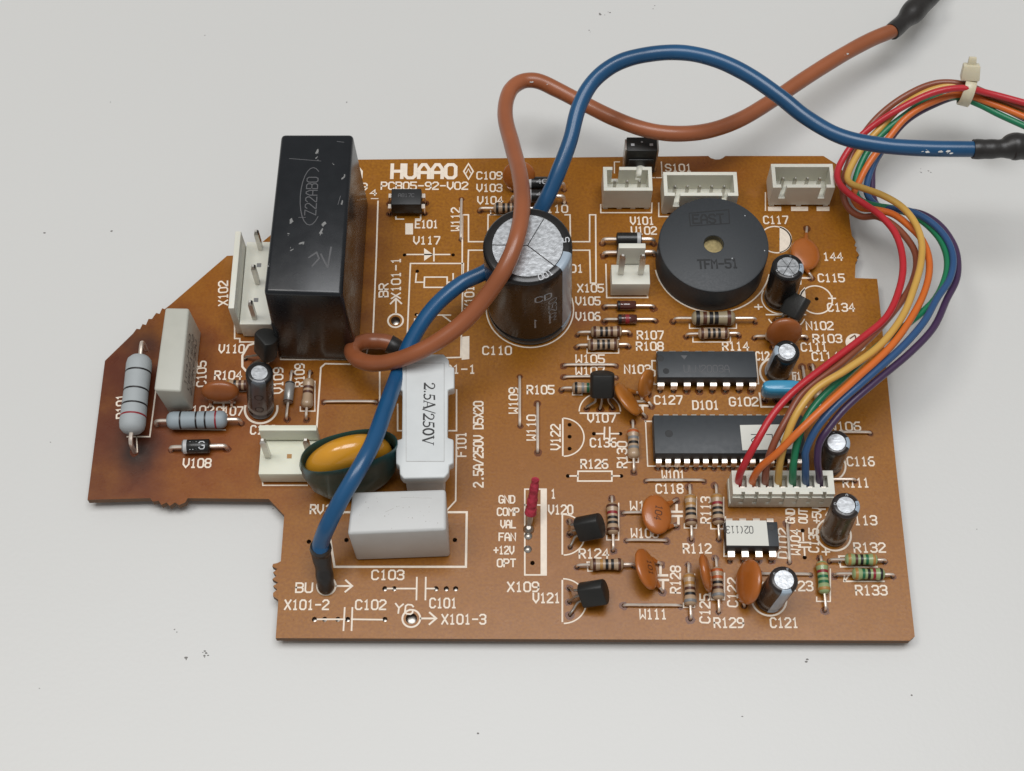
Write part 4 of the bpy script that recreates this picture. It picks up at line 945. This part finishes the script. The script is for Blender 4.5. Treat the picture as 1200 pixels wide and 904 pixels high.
# outlines
line(lines=[[(329,404),(329,421.5),(428,421.5),(433,400)],[(437,395),(441,300),(443,236)]], w=.3); line((435,233),(443,233), w=.2)
line((476,421),(481,309),(543,309),(540,419),(476,421)); patch((541,395),(550,394),(550,421),(541,422))
line(lines=[[(497.5,325),(524,325),(524,337),(497,337),(497.5,325)],[(488,321),(487,331),(497,331)],[(524,331),(531,331),(531,321)]]); hole(489,318,.4,False)
line(lines=[[(489,369.5),(528,369.5)],[(518,369.5),(528,377)],[(486,374),(486,385)],[(486,404),(486,413)],[(489,389),(480,389)]]); hole(488,369,.4,False)
line(lines=[[(477,298.5),(527,298.5)],[(508.5,291),(508.5,306)]]); patch((497,291),(507.5,298.5),(497,306)); hole(474,299,.4,False); hole(531,299,.4,False)
arrow((464,367),(464,350.5)); ring(463.5,376,1.5,.35); hole(463.5,376,.95,False)
ring(382.5,687,1.7,.34); arrow((394,687),(412,687)); ring(482,725,1.62,.34); hole(482,725,1.05,False); arrow((493,725),(510.5,725))
line((549,192),(554.5,201),(549,210.5),(543.5,201),(549,192), w=.34); line((546.5,203),(549,198),(551.5,203), w=.22)
line((382,600.5),(547,600.5),(546,664.5),(392,664.5),(382,600.5), w=.42)
line(lines=[[(465,690),(488,690)],[(488.5,677),(488,703)],[(499,677),(498.5,703)],[(499,690),(509,690)],[(454,690),(460,690)]])
for x in (451,462,511,523,534): hole(x,690,.5,False)
line(lines=[[(372,726),(404,726)],[(404,712.5),(402.5,739)],[(413,712.5),(412,739)],[(412,726),(448,726.5)]])
for x in (368.5,380.5,396,407.5,451): hole(x,726,.5,False)
line(lines=[[(535,457),(535,505),(526,505)],[(535,510),(534,587),(524,598)],[(466,474),(466,505),(474,505)]], w=.3)
line((371,505),(376,431),(381,426.5),(445,427.5),(445,500), w=.32)
for s in (1, -1):
    def mx(x): return 620+s*(x-620)
    line((mx(662),252),(mx(668),252),(mx(668.5),283.5),(mx(691),283.5),(mx(691),252),(mx(698),252),(mx(698.5),332),(mx(692),332),(mx(691),293.5),(mx(664),293.5), w=.3)
line((704,240),(704,249.5),(763.5,249.5),(764,238), w=.28); line((772,238),(772,254),(783,254), w=.28)
line((897,226),(897,247), w=.25)
for a, b in ((900,915.5),(927,947),(957,972)): patch((a,242.5),(b,242.5),(b,247.5),(a,247.5))
line(lines=[[(720,203),(720,190),(726,190)],[(775,190),(776,208.5),(769,208.5)],[(764,208.5),(767,208.5)]], w=.24)
line((710,310),(711,349),(759,349),(758.5,345), w=.28)
ring(834.5, 307, 11.75, .28, 190, 345, 60)
ring(909,281,3.15,.28); patch(*[(909+19*math.cos(math.radians(a)), 281+16.3*math.sin(math.radians(a))) for a in range(-76, 77, 8)]); hole(915,280.5,.42,False)
ring(956.5,351.5,3.2,.28); patch((935,352),(938,342),(943,336.5),(944,347),(944,352)); hole(957,350.5,.42,False)
ring(913,350,3.5,.26,150,330); ring(909.5,436.5,3.15,.4,100,300); ring(970.5,545,3.3,.34,250,420); ring(977,626.5,3.2,.34); ring(901,702,3.2,.34); ring(306,479,3.15,.42,170,370)
line((898,369),(944,369)); ring(921,366,3.9,.26,205,335,24)
line((945,270),(945,281)); line(lines=[[(938,327),(938,333)],[(938,326),(949,326)]], w=.4)
line((659.5,491),(659.5,534)); ring(660,512.5,4.0,.26,-88,88,28)
for y in (498,512,526): hole(667.5,y,.42,False)
for y0, y1 in ((604,649.5),(680.5,728.5)): line((659,y0),(659,y1)); ring(660,(y0+y1)/2,(y1-y0)/2/5.65,.26,-88,88,28)
line((680,484.5),(726,484.5)); ring(703,483,4.0,.26,3,177,28)
line((300,402),(291,405),(284,417),(284,430),(290,437), w=.42)
line((677.5,552.5),(717,552.5),(717,564),(677,564),(677.5,552.5), w=.3); line((668,558),(677,558)); line((717,558),(726,558)); hole(665.5,558,.42,False); hole(728,558,.42,False)
line(lines=[[(699,508.5),(708,508.5)],[(708.5,501),(708,515)],[(714.5,501),(714.5,515)],[(714.5,508.5),(725,508.5)]]); hole(696,508.5,.42,False); hole(727,508.5,.42,False)
line((615,573.5),(640,573.5),(640,674),(615,674),(615,573.5), w=.28); patch((633.5,574),(639.5,574),(639.5,673.5),(633.5,673.5), z=SILK+.008); line((615,592),(633,592)); 
line((756,494),(764,494),(764,494)); line((756.5,494),(759,546.5),(946,547), w=.24)
line((768,423),(764,423),(764,433),(767.5,435),(767.5,440),(765,442),(766,450.5),(770,450.5)); line((886,419),(889,450),(883,450), w=.24)
line(lines=[[(752,462),(752,468)],[(746,470.5),(759,470.5)],[(746,475.5),(759,475.5)],[(753,476),(753,484)]], w=.45)
line(lines=[[(793,592),(793,598)],[(787,600),(799,600)],[(788,605),(799,605)],[(795,606),(795,614)]], w=.45)
line(lines=[[(774,664),(774,672)],[(772,674.5),(782,674.5)],[(772,680),(783,680)],[(777,681),(777,690)]], w=.45)
line(lines=[[(941,625),(941.5,634)],[(935.5,636),(950,636)],[(936,641.5),(950,641.5)],[(942.5,642),(943,651)]]); hole(940.5,622,.42,False); hole(943,653.5,.42,False)
line(lines=[[(251,472),(261,472)],[(262,472),(262,484)],[(264,472),(275,472)]], w=.4); line(lines=[[(869,697),(877,697)],[(870,692),(878,692)],[(872,697),(873,706)]], w=.4)
line((890,461),(892,477),(945,477), w=.34); line((850,606),(848.5,652),(856,652)); line((973,597),(968,604), w=.34); line((961,597),(967,597), w=.3)
line((183,455),(175.5,512),(149,512), w=.28); line((160,512),(161,530), w=.22); line((202,503),(264,504), w=.24)
line((275,360),(275,397),(281,397),(281,401),(300,401), w=.3); line((306,545),(308,569),(360,569), w=.26)
line((932,440),(932,447), w=.3); text('F1', 929, 938, 441, 1.5, .3)
def bracket(x0, x1, y0, y1, vert=False):
    if vert: line((x1,y0),(x1,y1),(x0,y1),(x0,y1-5), w=.24)
    else: line((x0,y0),(x0,y1),(x1,y1),(x1,y0), w=.24)
for b in ((689,725,394,398),(688,725,409,414),(808,863,380,385),(812,856,395,401),(575,600,247,252),(272,300,452,459),(671,682,457,463)): bracket(*b)
for b in ((352,369,447,482),(735,748,506,542),(711,725,590,633),(802,816,583,619),(833,848,583,620),(801,814,673,712),(834,849,672,703),(957,973,667,705)): bracket(*b, True)
line((691,659),(688,659),(689,669.5),(694,669.5), w=.26); line((992,652),(983,652),(985,664.5),(1028,664.5), w=.3); line((990,672),(989,681.5),(1036,681.5), w=.3)
line((983,660),(987,655)); line((990,681),(995,674))
patch((361,500),(360,500)) if 0 else None
# round white badge with dark figures
c = P(1003,402); n = 40
part('printed_badge', MB().add([(2.05*math.cos(2*math.pi*k/n), 2.05*math.sin(2*math.pi*k/n), SILK) for k in range(n)], [tuple(range(n))]), SILKM, board, c, smooth=0)
mb = lettering(MB(), '8', 1.1, 1.4, .3, SILK+.01); sub = lettering(MB(), '7', 1.2, 1.2, .3, SILK+.01)
R = Matrix.Rotation(math.radians(35), 3, 'Z'); mb.v = [R @ (v+Vector((-.9,-.75,0))) for v in mb.v]; mb.add([R @ (v+Vector((-.3,.8,0))) for v in sub.v], sub.f)
part('badge_print', mb, M_['board_edge'], board, c, smooth=0)
text('A', 414, 424, 203, 2.4, .4)

# ------------------------------------------------------------ power wires
def wire_obj(name, label, cat, pts, r, mat, parts=()):
    w = [P(*p) for p in pts]; c = w[0]; T = Vector((0, 0, ZT))
    o = part(name, MB().tube([p-c for p in w], lambda t: r*(1+.012*math.sin(41*t)+.010*math.sin(97*t+1)+.006*math.sin(211*t)), 20, 12), M_[mat], None, c+T); o['label'] = label; o['category'] = cat
    for pn, pp, rr, mm, n in parts:
        part(pn, MB().tube([P(*p)-c for p in pp], rr, 18, 8).mesh(pn, 60), M_[mm], o)
    return o
def lump(base, amp, f, ph): return lambda t: base+amp*math.sin(f*t+ph)+amp*.6*math.sin(f*2.3*t+ph*2)
BLUE = [(375.5,646,8.4),(376,637,9.4),(384,616,13),(401,583,16.5),(421,549,18.5),(437,519,17.8),(452,478,14.5),(466,440,10.5),(482,400,9.5),(507,362,9),(540,333,9),(570,318,10),(596,297,11.5),(622,264,14),(640,234,17),(655,200,20),(668,165,22.5),(679,124,25),(696,95,27),(724,74,29),(760,64,30.5),(800,62,31),(838,70,31),(875,87,30),(912,112,29),(945,138,28),(985,160,28),(1030,170,28),(1080,174,28),(1145,175,28)]
wire_obj('blue_wire', 'thick blue insulated wire arching from the lower left of the board to the right edge', 'wire', BLUE, 1.52, 'blue_wire', [
    ('heat_shrink', [(382,690,.3),(381,680,2.5),(379,664,4.6),(376,648,7.2),(375.8,640,8.9)], lambda t: 1.35+.55*t**.8+.09*math.sin(9*t)+.05*math.sin(23*t), 'shrink', 6),
    ('heat_shrink', [(1140,175,28),(1158,175,28),(1176,174,28),(1186,172,28),(1200,172,28),(1222,173,28),(1236,173,28)], lambda t: 1.85+(.75/(1+math.exp(-(t-.42)*26)))+.07*math.sin(16*t)+.05*math.sin(37*t), 'shrink', 6),
    ('terminal', [(1236,173,28),(1270,174,28)], 1.5, 'dull_tin', 2)])
BROWN = [(468,409,2.6),(455,402,3.2),(442,400,3.6),(428,400.5,4.2),(417,405,5.2),(412.5,412,6.4),(419,421,8),(436,426,10),(458,424,12.5),(485,415,15.2),(515,399,17.5),(545,376,20),(571,346,23.5),(592,314,27),(606,278,28.6),(612,240,27),(609,205,24),(600,170,20.5),(592,135,17.5),(597,108,15.5),(611,96,14.5),(629,95,14),(652,105,13),(685,122,12.5),(722,140,13),(760,153,13.5),(795,157,13),(832,153,12),(868,140,11),(905,118,10),(945,91,9),(985,66,8),(1020,47,7),(1049,35,6.5)]
wire_obj('brown_wire', 'thick brown insulated wire looping over the largest capacitor and off to the top edge', 'wire', BROWN, 1.58, 'brown_wire', [
    ('heat_shrink', [(478,416,.2),(474,412,1.5),(466,408,2.7),(456,403,3.2)], lambda t: 1.3+.6*t, 'shrink', 6),
    ('heat_shrink', [(1045,37.5,6.6),(1054,30,6),(1064,20,5.5),(1073,11,5),(1081,2,4.5),(1092,-10,4)], lambda t: 1.85+.75/(1+math.exp(-(t-.4)*22))+.06*math.sin(15*t), 'shrink', 6),
    ('terminal', [(1092,-10,4),(1112,-30,1)], 1.4, 'dull_tin', 2)])
rf = random.Random(5)
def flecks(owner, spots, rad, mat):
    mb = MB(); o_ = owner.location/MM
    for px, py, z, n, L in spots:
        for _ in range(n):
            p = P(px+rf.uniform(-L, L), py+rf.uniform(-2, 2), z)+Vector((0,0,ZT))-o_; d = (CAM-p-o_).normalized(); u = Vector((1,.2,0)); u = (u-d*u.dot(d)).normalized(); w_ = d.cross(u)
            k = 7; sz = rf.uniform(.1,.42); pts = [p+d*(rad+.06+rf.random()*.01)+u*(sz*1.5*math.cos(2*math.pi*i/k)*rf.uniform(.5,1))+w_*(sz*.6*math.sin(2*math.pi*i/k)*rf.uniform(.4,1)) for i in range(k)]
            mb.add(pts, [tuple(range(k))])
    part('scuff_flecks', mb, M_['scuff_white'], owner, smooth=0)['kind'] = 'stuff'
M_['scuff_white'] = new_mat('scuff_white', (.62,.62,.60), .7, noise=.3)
bw_ = bpy.data.objects['blue_wire']; bn_ = bpy.data.objects['brown_wire']
flecks(bw_, [(1085,177,28,5,4),(1103,177,28,4,3),(1112,178,28,3,3),(446,497,12.8,3,6),(700,93,27,1,3)], 1.5, 'x'); flecks(bn_, [(623,96,14,4,3),(990,63,8,4,4),(640,98,14,1,3)], 1.55, 'x')
hole(479,417,.9); hole(382.5,689,1.0)
part('solder_blob', MB().lathe([(1.0,-.1),(.8,.2),(.2,.35)], 14), M_['solder'], board, P(382.5,690))

# ------------------------------------------------------------ ribbon harness
T = Vector((0, 0, ZT)); TY = P(1131, 108, 13.0)
har = thing('wire_harness', 'bundle of seven coloured thin wires from a white plug, tied with a nylon cable tie', 'wire harness', tuple((LHC+T+Z*2.4)*MM)); HO = LHC+Z*2.4
def hz(pts): return [P(*p)-HO for p in pts]
LOOP = dict(
 red=[(864.5,571,4.5),(867,556,9),(873,543,12),(885,521,15),(905,487,17),(930,459,18),(965,431,18),(1012,395,17),(1040,370,16),(1055,335,15),(1058,305,14),(1050,275,13),(1033,254,12),(1014,240,10),(996,228,9),(984,216,8),(981,204,7.5),(986,190,7.5),(999,170,8.5),(1020,150,10.5),(1052,129,13.3),(1092,109.5,15),(1128,103.5,15.2),(1160,110,14),(1205,122,13.4)],
 orange=[(881,571,4.5),(883,560,8),(892,547,11.5),(911,531,15),(938,504,18.5),(965,478,20),(1003,444,20),(1045,405,19),(1072,366,17),(1086,334,15),(1089,307,14),(1081,282,13),(1063,263,12),(1046,251,10.5),(1026,246,9),(1008,243,7),(1000,231,6.5),(1005,217,6.5),(1018,192,7.5),(1038,166,9.5),(1062,138,11.5),(1090,121,12.2),(1126,111,12.2),(1160,121,11.6),(1205,139,11)],
 brown=[(896.5,571,4.5),(897,560,8),(898.5,545,11),(907,520,14),(920,495,16),(941,460,17),(988,424,17),(1030,385,15.5),(1062,345,14),(1073,318,12.5),(1073,298,12),(1063,280,11),(1047,264,10),(1028,254,8.5),(1010,254,6),(996,246,5),(989,232,5),(988,215,5.5),(995,190,6),(1007,165,8),(1030,136,10.5),(1062,112,12.6),(1096,98,13.4),(1128,99,13.6),(1160,111,12.6),(1205,128,12)],
 yellow=[(912,571,4.5),(912.5,556,9),(915,537,13),(923,509,17),(936,481,19.5),(956,456,20.5),(991,434,20.5),(1031,405,19.5),(1058,370,18),(1072,335,17),(1079,309,16),(1080,284,15),(1072,261,14),(1056,242,13),(1034,229,12),(1012,221,10.5),(998,216,9),(993,208,8),(999,192,8),(1011,173,8.5),(1031,151,10),(1058,124,11.8),(1095,104.5,13),(1128,101,13.2),(1160,114,11.4),(1205,131,10.8)],
 green=[(928.5,571,4.5),(929,558,8.5),(930,543,11.5),(934,520,14.5),(944,492,16.5),(961,468,17.5),(990,441,17.5),(1030,405,17),(1066,378,16),(1095,352,15),(1108,325,14),(1110,303,13),(1103,283,12),(1089,266,11),(1071,253,10),(1048,245,8.5),(1024,241,7),(1006,233,5.8),(1002,216,5.8),(1012,186,7),(1030,161,9),(1058,137,11),(1090,117,11.6),(1122,114,11.4),(1146,122,10.8),(1170,134,10.2),(1205,150,9.8)],
 blue=[(944.5,571,4.5),(944,558,8.5),(944,543,11.5),(944.5,528,14),(957,502,17),(978,477,18.5),(1012,447,19),(1057,407,18.5),(1083,377,17.5),(1098,350,16),(1113,327,15),(1117,303,14),(1109,280,13),(1090,260,12),(1067,248,10.5),(1045,245,8.5),(1026,240,6.5),(1016,226,5.5),(1018,207,5.5),(1026,188,6),(1044,160,8),(1068,134,10.4),(1096,119,11),(1128,109,11),(1160,118,10.6),(1205,136,10)],
 purple=[(960.5,571,4.5),(960,556,8.5),(958,540,11.5),(960,520,14),(969,505,15.5),(990,479,17),(1024,449,17.5),(1066,414,17),(1094,384,16),(1110,350,14),(1121,327,13),(1122,303,12.5),(1116,284,12),(1101,264,11),(1080,251,9.5),(1055,247,7.5),(1034,246,5.5),(1024,234,4.5),(1022,214,4.5),(1024,194,5),(1040,168,7.5),(1062,142,10),(1092,124,10.6),(1126,113,10.4),(1160,120,10),(1205,141,9.4)])
for k, pts in LOOP.items():
    part('harness_wire', MB().tube(hz(pts), .69, 12, 7), M_['w_'+k], har, label=k+' wire of the ribbon harness')
def plug():
    w = LHW-.15; z1 = 4.15; d0, d1 = -2.35, 2.35
    mb = MB(); mb.box(-w, w, d0+.02, d1, .02, 1.9)
    o = part('plug_housing', mb.mesh('plug_housing', 0), M_['white_nylon'], har, (0,0,0))
    pit = 2.5; hw = .78
    xs = [-w]+[v for k in range(7) for v in ((k-3)*pit-hw, (k-3)*pit+hw)]+[w]
    mb = MB(); mb.box(-w, w, 1.35, d1, 1.9, z1); mb.box(-w, w, d0+.9, d0+1.35, 1.9, z1)
    for i in range(0, len(xs), 2): mb.box(xs[i], xs[i+1], d0+1.35, 1.35, 1.9, z1)
    # front comb with one notch under every way
    hs = .34; xs = [-w]+[v for k in range(7) for v in ((k-3)*pit-hs, (k-3)*pit+hs)]+[w]
    for i in range(0, len(xs), 2): mb.box(xs[i], xs[i+1], d0, d0+.9, 1.9, z1)
    for k in range(7): x = (k-3)*pit; mb.box(x-hs, x+hs, d0+.45, d0+.9, 1.9, z1)
    for k in range(8):
        x = (k-3.5)*pit; x0, x1 = max(-w+.05, x-.85), min(w-.05, x+.85); mb.box(x0, x1, d0-.28, d0-.002, -.9, 3.0)
    part('wire_guide', mb.mesh('wire_guide', 0), M_['white_nylon'], o)
    for k in range(7):
        m = MB(); m.box(-.42, .42, -.55, -.30, 1.9, 3.7); part('crimp_terminal', cached('crimp', lambda: m.mesh('crimp_terminal', 0)), M_['tin'], o, ((k-3)*pit, -.4, 0))
plug()
def tie():
    c = P(1133, 108, 12.8)-HO; ax = Vector((1, -.28, -.05)).normalized(); R = frame(z=ax, x=(0,1,.0))
    N = 28; a, b, t = 2.35, 2.75, .42; vs = []
    for zz in (-1.15, 1.15):
        for k in range(N):
            q = 2*math.pi*k/N; vs.append((a*math.cos(q), b*math.sin(q), zz))
        for k in range(N):
            q = 2*math.pi*k/N; vs.append(((a+t)*math.cos(q), (b+t)*math.sin(q), zz))
    fs = []
    for k in range(N):
        l = (k+1)%N
        fs += [(k, l, 2*N+l, 2*N+k), (N+k, 3*N+k, 3*N+l, N+l), (k, N+k, N+l, l), (2*N+k, 2*N+l, 3*N+l, 3*N+k)]
    o = part('cable_tie', MB().add(vs, fs).mesh('cable_tie', 50, bevel=.1, seg=1), M_['tie'], har, c, R)
    hc = c+Vector((0, 1.2, 2.6)); d = Vector((0,.55,.83)).normalized(); R2 = frame(z=d, x=(1,-.2,0))
    mb = MB(); mb.box(-1.9, 1.9, -1.35, 1.35, 0, 3.2, .25, .2)
    hd = part('tie_head', mb.mesh('tie_head', 30, bevel=.3, seg=2), M_['tie'], o, R.transposed() @ (hc-c), R.transposed() @ R2)
    mb = MB(); mb.box(-.85, .85, -.5, .5, 3.1, 4.7, .12, .05); part('tie_tail', mb.mesh('tie_tail', 30, bevel=.12), M_['tie'], o, R.transposed() @ (hc-c), R.transposed() @ R2)
tie()

# ------------------------------------------------------------ crumbs and smudges on the table
mb = MB(); rd = random.Random(11)
for px, py, n, spread, size in ((707,16,9,6,.28),(762,8,5,6,.24),(691,36,3,2,.25),(1087,197,9,10,.16),(1068,95,1,1,.2),(52,273,2,2,.3),(131,270,2,2,.28),(242,766,12,5,.2),(219,772,3,2,.3),(207,738,3,3,.22),(46,807,2,1,.25),(320,597,2,1,.25),(945,773,3,2,.25),(1068,815,2,1,.25),(1180,115,2,2,.2),(130,120,1,1,.2),(560,860,1,1,.2),(870,840,1,1,.2),(405,120,1,1,.18),(240,40,1,1,.16),(1145,620,1,1,.2),(60,520,1,1,.2)):
    for _ in range((n+1)//2):
        q = P(px+rd.gauss(0, spread*.5), py+rd.gauss(0, spread*.6), -ZT); k = 6; s = size*rd.uniform(.4, 1.2); a0 = rd.random()*3
        ring_ = [(q.x+s*rd.uniform(.5,1)*math.cos(a0+2*math.pi*i/k)*1.4, q.y+s*rd.uniform(.5,1)*math.sin(a0+2*math.pi*i/k), .004) for i in range(k)]
        mb.add(ring_+[(q.x, q.y, s*.35)], [(i, (i+1)%k, k) for i in range(k)])
d_ = part('table_crumbs', mb, M_['dust'], None, smooth=0); d_['kind'] = 'stuff'; d_['label'] = 'tiny dark crumbs and specks scattered on the white table'
finish_board()
